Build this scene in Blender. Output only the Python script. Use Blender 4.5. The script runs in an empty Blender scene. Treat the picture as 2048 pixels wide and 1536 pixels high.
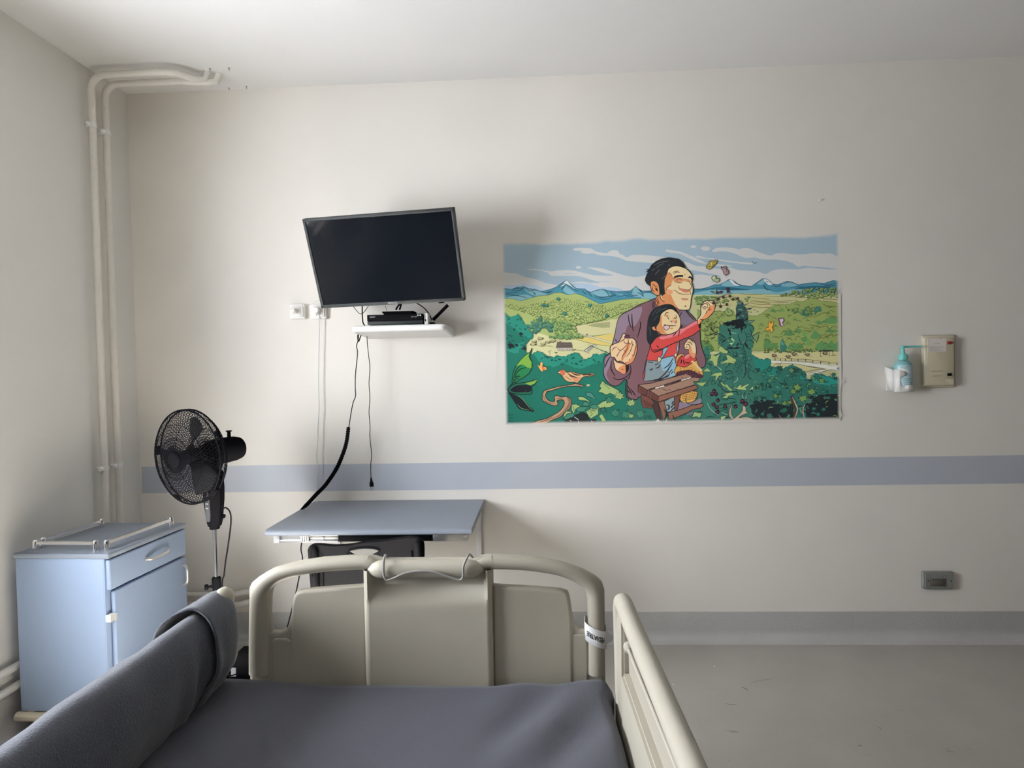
import bpy, bmesh, math, random
from mathutils import Vector, Matrix, noise
from mathutils.geometry import tessellate_polygon
random.seed(7)
PI = math.pi
SC = bpy.context.scene
COL = SC.collection

# ------------------------------------------------------------------ camera
F_PX, CAM_D, CAM_H = 1230.0, 3.283, 1.456
YAW, PITCH, ROLL = 0.0474, 0.0226, -0.0203
_f = Vector((-math.sin(YAW)*math.cos(PITCH), math.cos(YAW)*math.cos(PITCH), -math.sin(PITCH)))
_r = Vector((math.cos(YAW), math.sin(YAW), 0))
_u = _r.cross(_f)
CR = _r*math.cos(ROLL) + _u*math.sin(ROLL)
CU = _u*math.cos(ROLL) - _r*math.sin(ROLL)
CO = Vector((0, -CAM_D, CAM_H))
cam = bpy.data.cameras.new('camera')
cam.sensor_fit = 'HORIZONTAL'; cam.sensor_width = 36.0
cam.lens = F_PX/2048*36.0
cam.clip_start = 0.02; cam.clip_end = 100
cam_o = bpy.data.objects.new('camera', cam); COL.objects.link(cam_o)
cam_o.matrix_world = Matrix(((CR.x, CU.x, -_f.x, CO.x), (CR.y, CU.y, -_f.y, CO.y), (CR.z, CU.z, -_f.z, CO.z), (0, 0, 0, 1)))
SC.camera = cam_o

# ------------------------------------------------------------------ light: daylight through the window in the left wall
XL, XR, YB, HC = -2.222, 3.90, -5.2, 3.0        # left wall, right wall, wall behind, ceiling
WY0, WY1, WZ0, WZ1 = -2.80, -1.50, 1.02, 2.32    # window opening
W = bpy.data.worlds.new('daylight'); SC.world = W
W.use_nodes = True
wn = W.node_tree.nodes; wl = W.node_tree.links
bg = wn['Background']; bg.inputs[0].default_value = (0.90, 0.94, 1.0, 1); bg.inputs[1].default_value = 19.0
pl = bpy.data.lights.new('window_portal', 'AREA'); pl.shape = 'RECTANGLE'
pl.size = WZ1-WZ0; pl.size_y = WY1-WY0
pl.cycles.is_portal = True
plo = bpy.data.objects.new('window_portal', pl); COL.objects.link(plo)
plo.location = (XL-0.30, (WY0+WY1)/2, (WZ0+WZ1)/2); plo.rotation_euler = (0, -PI/2, 0)
sun = bpy.data.lights.new('sun', 'SUN'); sun.energy = 370.0; sun.color = (1.0, 0.97, 0.93); sun.angle = 0.01
suno = bpy.data.objects.new('sun', sun); COL.objects.link(suno)
suno.rotation_euler = Vector((0.78, 0.36, -1.0)).to_track_quat('-Z', 'Y').to_euler()
SC.view_settings.view_transform = 'Standard'
SC.view_settings.look = 'None'
SC.view_settings.gamma = 1.0
SC.view_settings.use_curve_mapping = False
SC.view_settings.exposure = 1.13
SC.cycles.max_bounces = 10
SC.cycles.diffuse_bounces = 8
SC.cycles.caustics_reflective = False
SC.cycles.caustics_refractive = False
SC.cycles.sample_clamp_indirect = 4.0

def ray(px, py):
    return _f + CR*((px-1024)/F_PX) - CU*((py-768)/F_PX)
def at(px, py, Y=None, Z=None, X=None, N=None, c=0):
    """point of the plane Y=, Z=, X= or N.p=c seen at photo pixel (px,py)"""
    d = ray(px, py)
    if Y is not None: t = (Y-CO.y)/d.y
    elif Z is not None: t = (Z-CO.z)/d.z
    elif X is not None: t = (X-CO.x)/d.x
    else: t = (c-N.dot(CO))/N.dot(d)
    return CO + d*t

# ------------------------------------------------------------------ materials
def lin(v):
    v = v/255.0
    return v/12.92 if v <= 0.04045 else ((v+0.055)/1.055)**2.4
def mat(name, rgb, rough=0.6, metal=0.0, noise_amt=0.0, nscale=60, bump=0.0, bscale=200, spec=0.5, srgb=True, rvar=0.0, sheen=0.0, coat=0.0):
    m = bpy.data.materials.new(name); m.use_nodes = True
    nt = m.node_tree; b = nt.nodes['Principled BSDF']
    c = tuple(lin(v) for v in rgb) if srgb else rgb
    b.inputs['Base Color'].default_value = (*c, 1)
    b.inputs['Roughness'].default_value = rough
    b.inputs['Metallic'].default_value = metal
    b.inputs['Specular IOR Level'].default_value = spec
    if sheen:
        b.inputs['Sheen Weight'].default_value = sheen
        b.inputs['Sheen Roughness'].default_value = 0.4
    if coat: b.inputs['Coat Weight'].default_value = coat
    tc = nt.nodes.new('ShaderNodeTexCoord')
    if noise_amt or True:
        n = nt.nodes.new('ShaderNodeTexNoise'); n.inputs['Scale'].default_value = nscale; n.inputs['Detail'].default_value = 4
        nt.links.new(tc.outputs['Object'], n.inputs['Vector'])
        mr = nt.nodes.new('ShaderNodeMapRange')
        a = max(noise_amt, 0.01)
        mr.inputs['From Min'].default_value = 0.3; mr.inputs['From Max'].default_value = 0.7
        mr.inputs['To Min'].default_value = 1-a; mr.inputs['To Max'].default_value = 1+a
        nt.links.new(n.outputs['Fac'], mr.inputs['Value'])
        vm = nt.nodes.new('ShaderNodeVectorMath'); vm.operation = 'SCALE'
        vm.inputs[0].default_value = c
        nt.links.new(mr.outputs['Result'], vm.inputs['Scale'])
        nt.links.new(vm.outputs['Vector'], b.inputs['Base Color'])
    if bump:
        n2 = nt.nodes.new('ShaderNodeTexNoise'); n2.inputs['Scale'].default_value = bscale; n2.inputs['Detail'].default_value = 3
        nt.links.new(tc.outputs['Object'], n2.inputs['Vector'])
        bp = nt.nodes.new('ShaderNodeBump'); bp.inputs['Strength'].default_value = 1.0; bp.inputs['Distance'].default_value = bump
        nt.links.new(n2.outputs['Fac'], bp.inputs['Height']); nt.links.new(bp.outputs['Normal'], b.inputs['Normal'])
    return m

WALL_ALB = (0.775, 0.738, 0.68)
M = {}
M['wall'] = mat('wall_paint', WALL_ALB, 0.75, noise_amt=0.012, nscale=3, bump=0.0004, bscale=90, spec=0.3, srgb=False)
M['ceil'] = mat('ceiling_paint', (0.80, 0.79, 0.775), 0.85, noise_amt=0.01, nscale=2, spec=0.2, srgb=False)
M['wall2'] = mat('unseen_wall_dark', (0.15, 0.135, 0.115), 0.7, noise_amt=0.012, nscale=3, spec=0.3, srgb=False)  # unseen walls, colour darkened to cut their bounce light
M['wallg'] = mat('left_wall_grey', (0.73, 0.72, 0.69), 0.75, noise_amt=0.012, nscale=3, bump=0.0004, bscale=90, spec=0.3, srgb=False)  # left wall tone, greyer than the back wall
M['band'] = mat('band_paint', (0.47, 0.50, 0.555), 0.6, noise_amt=0.015, nscale=5, spec=0.35, srgb=False)
M['white'] = mat('white_laminate', (0.82, 0.82, 0.82), 0.4, srgb=False)
M['whitep'] = mat('white_plastic', (0.80, 0.79, 0.77), 0.35, srgb=False)
M['pipe'] = mat('pipe_paint', (0.74, 0.71, 0.65), 0.45, srgb=False, noise_amt=0.03, nscale=30)
M['bedp'] = mat('bed_plastic', (0.39, 0.36, 0.295), 0.5, srgb=False, bump=0.00015, bscale=900, spec=0.35, noise_amt=0.02, nscale=12)
M['bedp2'] = mat('bed_plastic_light', (0.43, 0.40, 0.33), 0.5, srgb=False, bump=0.00015, bscale=900, spec=0.35)
M['blue'] = mat('cabinet_blue_laminate', (0.30, 0.39, 0.55), 0.45, srgb=False, noise_amt=0.01, nscale=200)
M['bluetop'] = mat('cabinet_top_laminate', (0.21, 0.245, 0.30), 0.42, srgb=False)
M['desk'] = mat('desk_laminate', (0.215, 0.24, 0.285), 0.45, srgb=False)
M['beige'] = mat('beige_metal', (0.62, 0.56, 0.42), 0.4, srgb=False)
M['chrome'] = mat('chrome', (0.80, 0.80, 0.82), 0.12, 1.0, srgb=False)
M['alu'] = mat('brushed_aluminium', (0.78, 0.79, 0.80), 0.32, 1.0, srgb=False)
M['silver'] = mat('silver_handle', (0.80, 0.79, 0.77), 0.3, 0.7, srgb=False)
M['black'] = mat('black_plastic', (0.005, 0.005, 0.006), 0.35, spec=0.0, srgb=False)
M['blackm'] = mat('black_matt', (0.006, 0.006, 0.007), 0.65, spec=0.02, srgb=False)
M['chairp'] = mat('chair_black_plastic', (0.006, 0.006, 0.007), 0.6, spec=0.02, srgb=False, bump=0.0002, bscale=700)
M['screen'] = mat('tv_screen_glass', (0.003, 0.004, 0.006), 0.08, srgb=False, spec=0.08)
M['bezel'] = mat('tv_bezel', (0.016, 0.019, 0.022), 0.5, spec=0.2, srgb=False)
M['fabric'] = mat('grey_fleece', (0.086, 0.092, 0.112), 0.9, srgb=False, noise_amt=0.14, nscale=260, bump=0.0022, bscale=260, sheen=0.35, spec=0.2)
M['sheet'] = mat('grey_sheet', (0.092, 0.095, 0.115), 0.85, srgb=False, noise_amt=0.06, nscale=500, bump=0.0007, bscale=400, sheen=0.15, spec=0.2)
M['teal'] = mat('teal_pump_plastic', (0.16, 0.55, 0.50), 0.4, srgb=False)
M['tealb'] = mat('teal_bottle', (0.22, 0.46, 0.48), 0.3, srgb=False)
M['cream'] = mat('cream_plastic', (0.62, 0.57, 0.44), 0.45, srgb=False)
M['creamp'] = mat('cream_panel', (0.56, 0.51, 0.36), 0.5, srgb=False)
M['paper'] = mat('paper', (0.72, 0.66, 0.62), 0.8, srgb=False)
M['red'] = mat('red_button', (0.35, 0.02, 0.02), 0.4, srgb=False)
M['metalbox'] = mat('grey_metal_box', (0.30, 0.31, 0.29), 0.45, 0.4, srgb=False, noise_amt=0.08, nscale=80)
M['darkbrown'] = mat('dark_socket', (0.10, 0.09, 0.075), 0.5, srgb=False)
M['ink'] = mat('ink', (0.01, 0.01, 0.01), 0.7, srgb=False)
M['greyprint'] = mat('grey_print', (0.35, 0.33, 0.27), 0.7, srgb=False)
M['lbluep'] = mat('label_print', (0.55, 0.72, 0.78), 0.5, srgb=False)
M['dred'] = mat('label_red_print', (0.25, 0.08, 0.08), 0.5, srgb=False)
M['wire'] = mat('grey_coated_wire', (0.28, 0.27, 0.25), 0.4, srgb=False)
M['greycable'] = mat('white_cable', (0.66, 0.66, 0.64), 0.5, srgb=False)
M['frame'] = mat('window_frame', (0.80, 0.80, 0.80), 0.4, srgb=False)
M['rubber'] = mat('rubber', (0.03, 0.03, 0.03), 0.7, srgb=False)
M['lprint'] = mat('logo_print', (0.55, 0.56, 0.58), 0.4, srgb=False)

def floor_mat(name, base):
    m = mat(name, base, 0.42, srgb=False, noise_amt=0.05, nscale=3, spec=0.4)
    nt = m.node_tree; b = nt.nodes['Principled BSDF']
    src = b.inputs['Base Color'].links[0].from_socket
    tc = nt.nodes.new('ShaderNodeTexCoord')
    v = nt.nodes.new('ShaderNodeTexNoise'); v.inputs['Scale'].default_value = 420; v.inputs['Detail'].default_value = 2
    nt.links.new(tc.outputs['Object'], v.inputs['Vector'])
    mr = nt.nodes.new('ShaderNodeMapRange'); mr.inputs['From Min'].default_value = 0.35; mr.inputs['From Max'].default_value = 0.65
    mr.inputs['To Min'].default_value = 0.86; mr.inputs['To Max'].default_value = 1.12
    nt.links.new(v.outputs['Fac'], mr.inputs['Value'])
    s = nt.nodes.new('ShaderNodeVectorMath'); s.operation = 'SCALE'
    nt.links.new(src, s.inputs[0]); nt.links.new(mr.outputs['Result'], s.inputs['Scale'])
    # scattered scuffs and dark flecks
    w = nt.nodes.new('ShaderNodeTexNoise'); w.inputs['Scale'].default_value = 9; w.inputs['Detail'].default_value = 8; w.inputs['Distortion'].default_value = 1.5
    mp = nt.nodes.new('ShaderNodeMapping'); mp.inputs['Scale'].default_value = (1, 4, 1)
    nt.links.new(tc.outputs['Object'], mp.inputs['Vector']); nt.links.new(mp.outputs['Vector'], w.inputs['Vector'])
    m2 = nt.nodes.new('ShaderNodeMapRange'); m2.inputs['From Min'].default_value = 0.70; m2.inputs['From Max'].default_value = 0.76
    m2.inputs['To Min'].default_value = 1.0; m2.inputs['To Max'].default_value = 0.55
    nt.links.new(w.outputs['Fac'], m2.inputs['Value'])
    s2 = nt.nodes.new('ShaderNodeVectorMath'); s2.operation = 'SCALE'
    nt.links.new(s.outputs['Vector'], s2.inputs[0]); nt.links.new(m2.outputs['Result'], s2.inputs['Scale'])
    nt.links.new(s2.outputs['Vector'], b.inputs['Base Color'])
    return m
M['floor'] = floor_mat('grey_vinyl_floor', (0.40, 0.378, 0.345))
M['skirt'] = floor_mat('grey_vinyl_skirting', (0.48, 0.47, 0.455))

def glass_mat():
    m = bpy.data.materials.new('window_glass'); m.use_nodes = True
    nt = m.node_tree; nt.nodes.clear()
    o = nt.nodes.new('ShaderNodeOutputMaterial'); mx = nt.nodes.new('ShaderNodeMixShader')
    t = nt.nodes.new('ShaderNodeBsdfTransparent'); g = nt.nodes.new('ShaderNodeBsdfGlossy'); g.inputs['Roughness'].default_value = 0.02
    mx.inputs[0].default_value = 0.06
    nt.links.new(t.outputs[0], mx.inputs[1]); nt.links.new(g.outputs[0], mx.inputs[2]); nt.links.new(mx.outputs[0], o.inputs[0])
    return m
M['glass'] = glass_mat()
def blind_mat():
    m = mat('blind_fabric', (0.8, 0.8, 0.78), 0.8, srgb=False)
    nt = m.node_tree; b = nt.nodes['Principled BSDF']; o = nt.nodes['Material Output']
    t = nt.nodes.new('ShaderNodeBsdfTranslucent'); t.inputs[0].default_value = (0.8, 0.8, 0.78, 1)
    mx = nt.nodes.new('ShaderNodeMixShader'); mx.inputs[0].default_value = 0.30
    nt.links.new(b.outputs[0], mx.inputs[1]); nt.links.new(t.outputs[0], mx.inputs[2]); nt.links.new(mx.outputs[0], o.inputs[0])
    return m
M['blind'] = blind_mat()
def clear_mat():
    m = bpy.data.materials.new('clear_plastic'); m.use_nodes = True
    nt = m.node_tree; b = nt.nodes['Principled BSDF']; o = nt.nodes['Material Output']
    b.inputs['Base Color'].default_value = (0.85, 0.87, 0.9, 1); b.inputs['Roughness'].default_value = 0.15
    t = nt.nodes.new('ShaderNodeBsdfTransparent'); mx = nt.nodes.new('ShaderNodeMixShader')
    mx.inputs[0].default_value = 0.45
    nt.links.new(t.outputs[0], mx.inputs[1]); nt.links.new(b.outputs[0], mx.inputs[2]); nt.links.new(mx.outputs[0], o.inputs[0])
    return m
M['clear'] = clear_mat()

# ------------------------------------------------------------------ mesh helpers
def bx(bm, x0, x1, y0, y1, z0, z1, bev=0.0, seg=2, mtx=None):
    r = bmesh.ops.create_cube(bm, size=1.0)
    vs = r['verts']
    for v in vs:
        v.co = Vector(((x0+x1)/2+v.co.x*(x1-x0), (y0+y1)/2+v.co.y*(y1-y0), (z0+z1)/2+v.co.z*(z1-z0)))
    if bev > 0:
        es = list({e for v in vs for e in v.link_edges})
        rr = bmesh.ops.bevel(bm, geom=es, offset=bev, segments=seg, profile=0.5, affect='EDGES')
        vs = list({v for v in rr['verts']} | {v for v in vs if v.is_valid})
    if mtx is not None:
        for v in vs: v.co = mtx @ v.co
    return vs
def catmull(pts, n=6, closed=False):
    out = []; N = len(pts)
    if N < 3: return [Vector(p) for p in pts]
    rng = range(N) if closed else range(N-1)
    for i in rng:
        if closed: p0, p1, p2, p3 = pts[(i-1) % N], pts[i], pts[(i+1) % N], pts[(i+2) % N]
        else: p0, p1, p2, p3 = pts[max(i-1, 0)], pts[i], pts[i+1], pts[min(i+2, N-1)]
        p0, p1, p2, p3 = Vector(p0), Vector(p1), Vector(p2), Vector(p3)
        for k in range(n):
            t = k/n
            out.append(0.5*((2*p1)+(p2-p0)*t+(2*p0-5*p1+4*p2-p3)*t*t+(3*p1-p0-3*p2+p3)*t**3))
    if not closed: out.append(Vector(pts[-1]))
    return out
def tube(bm, pts, r, seg=10, caps=True, smooth=0, ry=None, up=None, closed=False):
    """sweep a circle (or ellipse r x ry) along pts; r may be a list"""
    pts = [Vector(p) for p in pts]
    if smooth:
        if isinstance(r, (list, tuple)):
            N = len(pts); rr = []
            for i in range(N-1):
                for k in range(smooth): rr.append(r[i]+(r[i+1]-r[i])*k/smooth)
            rr.append(r[-1]); r = rr
        pts = catmull(pts, smooth, closed)
        if closed and isinstance(r, list): r = r[:len(pts)]
    n = len(pts)
    R = list(r) if isinstance(r, (list, tuple)) else [r]*n
    RY = R if ry is None else (list(ry) if isinstance(ry, (list, tuple)) else [ry]*n)
    rings = []
    prev = None
    for i, p in enumerate(pts):
        if closed: t = pts[(i+1) % n]-pts[(i-1) % n]
        else: t = pts[min(i+1, n-1)]-pts[max(i-1, 0)]
        t.normalize()
        if prev is None:
            a = Vector(up) if up is not None else (Vector((0, 0, 1)) if abs(t.z) < 0.9 else Vector((0, 1, 0)))
        else: a = prev
        a = a - t*a.dot(t)
        if a.length < 1e-6: a = Vector((1, 0, 0)) - t*t.x
        a.normalize(); b = t.cross(a); prev = a
        rings.append([bm.verts.new(p + a*(math.cos(2*PI*k/seg)*R[i]) + b*(math.sin(2*PI*k/seg)*RY[i])) for k in range(seg)])
    m = n if closed else n-1
    for i in range(m):
        A, B = rings[i], rings[(i+1) % n]
        for k in range(seg):
            bm.faces.new((A[k], A[(k+1) % seg], B[(k+1) % seg], B[k]))
    if caps and not closed:
        bm.faces.new(rings[0][::-1]); bm.faces.new(rings[-1])
def lathe(bm, prof, seg=24, mtx=None):
    """prof: list of (r,z); caps closed when r=0"""
    rings = []
    for r, z in prof:
        if r < 1e-6: rings.append([bm.verts.new((0, 0, z))])
        else: rings.append([bm.verts.new((r*math.cos(2*PI*k/seg), r*math.sin(2*PI*k/seg), z)) for k in range(seg)])
    for A, B in zip(rings[:-1], rings[1:]):
        for k in range(seg):
            if len(A) == 1 and len(B) == 1: continue
            if len(A) == 1: bm.faces.new((A[0], B[k], B[(k+1) % seg]))
            elif len(B) == 1: bm.faces.new((A[k], A[(k+1) % seg], B[0]))
            else: bm.faces.new((A[k], A[(k+1) % seg], B[(k+1) % seg], B[k]))
    if mtx is not None:
        for R_ in rings:
            for v in R_: v.co = mtx @ v.co
def finish(bm):
    bmesh.ops.recalc_face_normals(bm, faces=bm.faces)
def obj(name, bm, m, parent=None, smooth=True, angle=35):
    if isinstance(bm, bmesh.types.BMesh):
        finish(bm)
        me = bpy.data.meshes.new(name); bm.to_mesh(me); bm.free()
    else: me = bm; me.name = name
    if m is not None and len(me.materials) == 0: me.materials.append(m)
    if smooth:
        for p in me.polygons: p.use_smooth = True
        me.set_sharp_from_angle(angle=math.radians(angle))
    o = bpy.data.objects.new(name, me); COL.objects.link(o)
    if parent is not None:
        o.parent = parent
        o.matrix_parent_inverse = parent_world(parent).inverted()
    return o
def parent_world(p):
    # roots are Empties at their base; parts are built in world space
    return WORLD.get(p.name, Matrix.Identity(4))
WORLD = {}
def thing(name, label, cat, loc=(0, 0, 0), group=None):
    o = bpy.data.objects.new(name, None); COL.objects.link(o)
    o.empty_display_size = 0.05
    o.location = loc
    WORLD[o.name] = Matrix.Translation(Vector(loc))
    o['label'] = label; o['category'] = cat
    if group: o['group'] = group
    return o
def tag(o, label, cat, group=None):
    o['label'] = label; o['category'] = cat
    if group: o['group'] = group
    return o
def struct(name, bm, m, **k):
    o = obj(name, bm, m, **k); o['kind'] = 'structure'; return o
def box_obj(name, m, parent, *a, bev=0.002, seg=2, mtx=None, **k):
    bm = bmesh.new(); bx(bm, *a, bev=bev, seg=seg, mtx=mtx); return obj(name, bm, m, parent, **k)
def curve_mesh(polys, half, bev, res=3, smooth_pts=0):
    """2D closed outlines (first = outer, others = holes) in XY -> filled, extruded +-half along Z, rounded by bev"""
    cu = bpy.data.curves.new('outline', 'CURVE'); cu.dimensions = '2D'; cu.fill_mode = 'BOTH'
    cu.extrude = max(half-bev, 0.0); cu.bevel_depth = bev; cu.bevel_resolution = res; cu.offset = -bev
    for P in polys:
        if smooth_pts: P = catmull([(x, y, 0) for x, y in P], smooth_pts, True)
        s = cu.splines.new('POLY'); s.points.add(len(P)-1)
        for q, p in zip(s.points, P): q.co = (p[0], p[1], 0, 1)
        s.use_cyclic_u = True
    o = bpy.data.objects.new('outline', cu)
    me = bpy.data.meshes.new_from_object(o)
    bpy.data.objects.remove(o); bpy.data.curves.remove(cu)
    return me
def xz_mesh(me, Y):
    """turn an XY outline mesh into the XZ plane at depth Y"""
    me.transform(Matrix(((1, 0, 0, 0), (0, 0, -1, Y), (0, 1, 0, 0), (0, 0, 0, 1)))); return me
def text_mesh(s, size, extrude=0.0003, align='CENTER', font_shear=0, bold=0.0):
    cu = bpy.data.curves.new('t', 'FONT'); cu.body = s; cu.size = size; cu.extrude = extrude
    cu.align_x = align; cu.align_y = 'CENTER'; cu.resolution_u = 3; cu.shear = font_shear; cu.offset = bold
    o = bpy.data.objects.new('t', cu)
    me = bpy.data.meshes.new_from_object(o); bpy.data.objects.remove(o); bpy.data.curves.remove(cu)
    return me
def fillet(pts, rads, n=5):
    """round the corners of a closed 2D polygon"""
    out = []; N = len(pts)
    if not isinstance(rads, (list, tuple)): rads = [rads]*N
    for i in range(N):
        p = Vector(pts[i]); a = Vector(pts[i-1]); b = Vector(pts[(i+1) % N]); r = rads[i]
        if r <= 0: out.append(p); continue
        da = (a-p); db = (b-p); la, lb = da.length, db.length; da.normalize(); db.normalize()
        ang = da.angle(db); d = min(r/math.tan(ang/2), la*0.49, lb*0.49)
        A = p+da*d; B = p+db*d
        for k in range(n+1):
            t = k/n; out.append(A*(1-t)**2+p*2*t*(1-t)+B*t*t)
    return out
# ================================================================== the room
T = 0.12
def quad_wall(bm, x0, x1, y0, y1, z0, z1): bx(bm, x0, x1, y0, y1, z0, z1)
bm = bmesh.new(); bx(bm, XL-T-0.2, XR+T, YB-T, T, -0.1, 0.0); struct('floor', bm, M['floor'], smooth=False)
bm = bmesh.new(); bx(bm, XL-T-0.2, XR+T, YB-T, T, HC, HC+0.1); struct('ceiling', bm, M['ceil'], smooth=False)
bm = bmesh.new(); bx(bm, XL-T, XR+T, 0.0, T, 0.0, HC); struct('wall_back', bm, M['wall'], smooth=False)
bm = bmesh.new(); bx(bm, XR, XR+T, YB, 0, 0, HC); struct('wall_right', bm, M['wall2'], smooth=False)
bm = bmesh.new(); bx(bm, XL-T, XR+T, YB-T, YB, 0, HC); struct('wall_front', bm, M['wall2'], smooth=False)
bm = bmesh.new(); TL = 0.16
bx(bm, XL-TL, XL, YB, WY0, 0, HC); bx(bm, XL-TL, XL, WY1, 0, 0, HC)
bx(bm, XL-TL, XL, WY0, WY1, 0, WZ0); bx(bm, XL-TL, XL, WY0, WY1, WZ1, HC)
struct('wall_left', bm, M['wallg'], smooth=False)
# painted blue band on the back wall (a hand's breadth of paint, stops short of the corner)
bm = bmesh.new(); bx(bm, XL+0.010, XR, -0.0012, 0.002, 0.818, 0.964)
struct('trim_1', bm, M['band'], smooth=False)
# coved vinyl skirting
def cove(name, pts, h=0.153):
    bm = bmesh.new()
    prof = [(0.0005, h), (0.004, h-0.001), (0.004, 0.060)]
    for k in range(7):
        a = k/6*PI/2; prof.append((0.004+0.045*(1-math.cos(a)), 0.060-0.052*math.sin(a)))
    prof += [(0.062, 0.004), (0.075, 0.0008)]
    prof = prof[:3] + [(0.004+0.05*(1-math.cos(k/7*PI/2)), 0.054-0.0505*math.sin(k/7*PI/2)) for k in range(8)] + [(0.058, 0.0005)]
    A, B, nrm = pts
    A, B, nrm = Vector(A), Vector(B), Vector(nrm)
    ra = [bm.verts.new(A+nrm*d+Vector((0, 0, z))) for d, z in prof]
    rb = [bm.verts.new(B+nrm*d+Vector((0, 0, z))) for d, z in prof]
    for i in range(len(prof)-1): bm.faces.new((ra[i], ra[i+1], rb[i+1], rb[i]))
    return struct(name, bm, M['skirt'])
cove('baseboard_back', ((XL, 0, 0), (XR, 0, 0), (0, -1, 0)))
cove('baseboard_left', ((XL, YB, 0), (XL, 0, 0), (1, 0, 0)))
cove('baseboard_right', ((XR, YB, 0), (XR, 0, 0), (-1, 0, 0)))
# window in the left wall, out of the picture to the left
bm = bmesh.new(); xf = XL-0.11; fw = 0.06
ym = (WY0+WY1)/2
bx(bm, xf-0.03, xf+0.03, WY0, WY0+fw, WZ0, WZ1, 0.004); bx(bm, xf-0.03, xf+0.03, WY1-fw, WY1, WZ0, WZ1, 0.004)
bx(bm, xf-0.03, xf+0.03, WY0, WY1, WZ0, WZ0+fw, 0.004); bx(bm, xf-0.03, xf+0.03, WY0, WY1, WZ1-fw, WZ1, 0.004)
bx(bm, xf-0.03, xf+0.03, ym-0.05, ym+0.05, WZ0, WZ1, 0.004)
win = struct('window_1', bm, M['frame'])
for a, b in ((WY0+fw, ym-0.05), (ym+0.05, WY1-fw)):
    bm = bmesh.new(); bx(bm, xf-0.003, xf+0.003, a, b, WZ0+fw, WZ1-fw); obj('pane', bm, M['glass'], win, smooth=False)
bm = bmesh.new(); bx(bm, XL-0.15, XL+0.0, WY0, WY1, WZ0-0.02, WZ0, 0.005); obj('window_sill', bm, M['white'], win)
t = thing('added_blind', 'white roller blind almost rolled up over the window in the left wall', 'blind', (XL-0.12, ym, WZ1))  # unseen blind added to limit the sun, left nearly rolled up
bm = bmesh.new(); tube(bm, [(XL-0.05, WY0+0.01, WZ1-0.035), (XL-0.05, WY1-0.01, WZ1-0.035)], 0.03, 14); obj('roller', bm, M['white'], t)
bm = bmesh.new(); vs = [bm.verts.new(c) for c in ((XL-0.07, WY0+0.01, WZ1-0.035), (XL-0.07, WY1-0.01, WZ1-0.035), (XL-0.07, WY1-0.01, WZ1-0.16), (XL-0.07, WY0+0.01, WZ1-0.16))]; bm.faces.new(vs); obj('fabric', bm, M['blind'], t, smooth=False)
box_obj('bottom_bar', M['white'], t, XL-0.077, XL-0.143, WY0+0.01, WY1-0.01, WZ1-0.175, WZ1-0.155, bev=0.003)
t = thing('radiator', 'white ribbed radiator under the window on the left wall', 'radiator', (XL+0.06, -2.9, 0.1))
bm = bmesh.new(); bx(bm, XL+0.035, XL+0.055, -3.45, -2.35, 0.10, 0.72, 0.006); obj('radiator_panel', bm, M['white'], t)
bm = bmesh.new()
for k in range(18): bx(bm, XL+0.052, XL+0.080, -3.42+k*0.0605, -3.42+k*0.0605+0.034, 0.13, 0.69, 0.008)
obj('fin_bank', bm, M['white'], t)
bm = bmesh.new(); bx(bm, XL+0.03, XL+0.085, -3.46, -2.34, 0.715, 0.735, 0.004); obj('top_grille', bm, M['white'], t)
for y in (-3.2, -2.6): box_obj('wall_hook', M['white'], t, XL, XL+0.04, y-0.02, y+0.02, 0.2, 0.6, bev=0.003)
# small marks on wall
bm = bmesh.new()
c = at(1638, 401, Y=0); lathe(bm, [(0, 0.016), (0.004, 0.016), (0.005, 0.012), (0.003, 0.008), (0.003, 0)], 10, Matrix.Translation(c) @ Matrix.Rotation(PI/2, 4, 'X'))
tag(obj('wall_nail', bm, M['whitep']), 'tiny white nail stub in the wall high above the mural right part', 'nail')

# ================================================================== heating pipes
def ppt(*P): return [Vector(p) for p in P]
PR = 0.0165
x1 = XL+0.040
# pipe A (nearer the room) and B: risers in the corner, bends under the ceiling
def riser(name, yc, label, zc, yend, xe, xb):
    t = thing(name, label, 'pipe', (x1, yc, 0.78), group='heating pipes rising in the room corner')
    bm = bmesh.new()
    r = 0.065
    pts = [(x1, yc, 0.30), (x1, yc, zc-r)]
    for k in range(1, 7):
        a = k/6*PI/2; pts.append((x1+r*(1-math.cos(a)), yc, zc-r+r*math.sin(a)))
    pts += [(xb, yc, zc)]
    pts += [(xb+0.04, yc+0.012, zc), (xe-0.05, yend-0.03, zc), (xe-0.015, yend-0.005, zc+0.012), (xe, yend, zc+0.05)]
    tube(bm, pts, PR, 14)
    obj('pipe', bm, M['pipe'], t)
    bm = bmesh.new()
    lathe(bm, [(0.0, 0), (0.0165, 0), (0.023, 0.004), (0.024, 0.005), (0, 0.005)], 20, Matrix.Translation((xe, yend, HC-0.0052)))
    obj('ceiling_collar', bm, M['whitep'], t)
    for z in (2.70, 1.01):
        bm = bmesh.new()
        lathe(bm, [(PR+0.0035, -0.012), (PR+0.0035, 0.012), (PR, 0.012), (PR, -0.012), (PR+0.0035, -0.012)], 18, Matrix.Translation((x1, yc, z)))
        tube(bm, [(x1, yc, z), (XL, yc, z)], 0.005, 8)
        bx(bm, x1-0.006, x1+0.006, yc-PR-0.022, yc-PR, z-0.009, z+0.009, 0.004)
        lathe(bm, [(0, 0.012), (0.010, 0.008), (0.013, 0), (0.010, -0.010), (0, -0.014)], 12, Matrix.Translation((x1+0.004, yc-PR-0.016, z)))
        obj('pipe_clamp', bm, M['whitep'], t)
    return t
riser('heating_pipe', -0.325, 'cream painted vertical pipe in the corner, the one nearer the room', 2.945, -0.212, -1.650, -1.80)
riser('heating_pipe', -0.228, 'cream painted vertical pipe in the corner, the one nearer the back wall', 2.945, -0.178, -1.615, -1.79)
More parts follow.
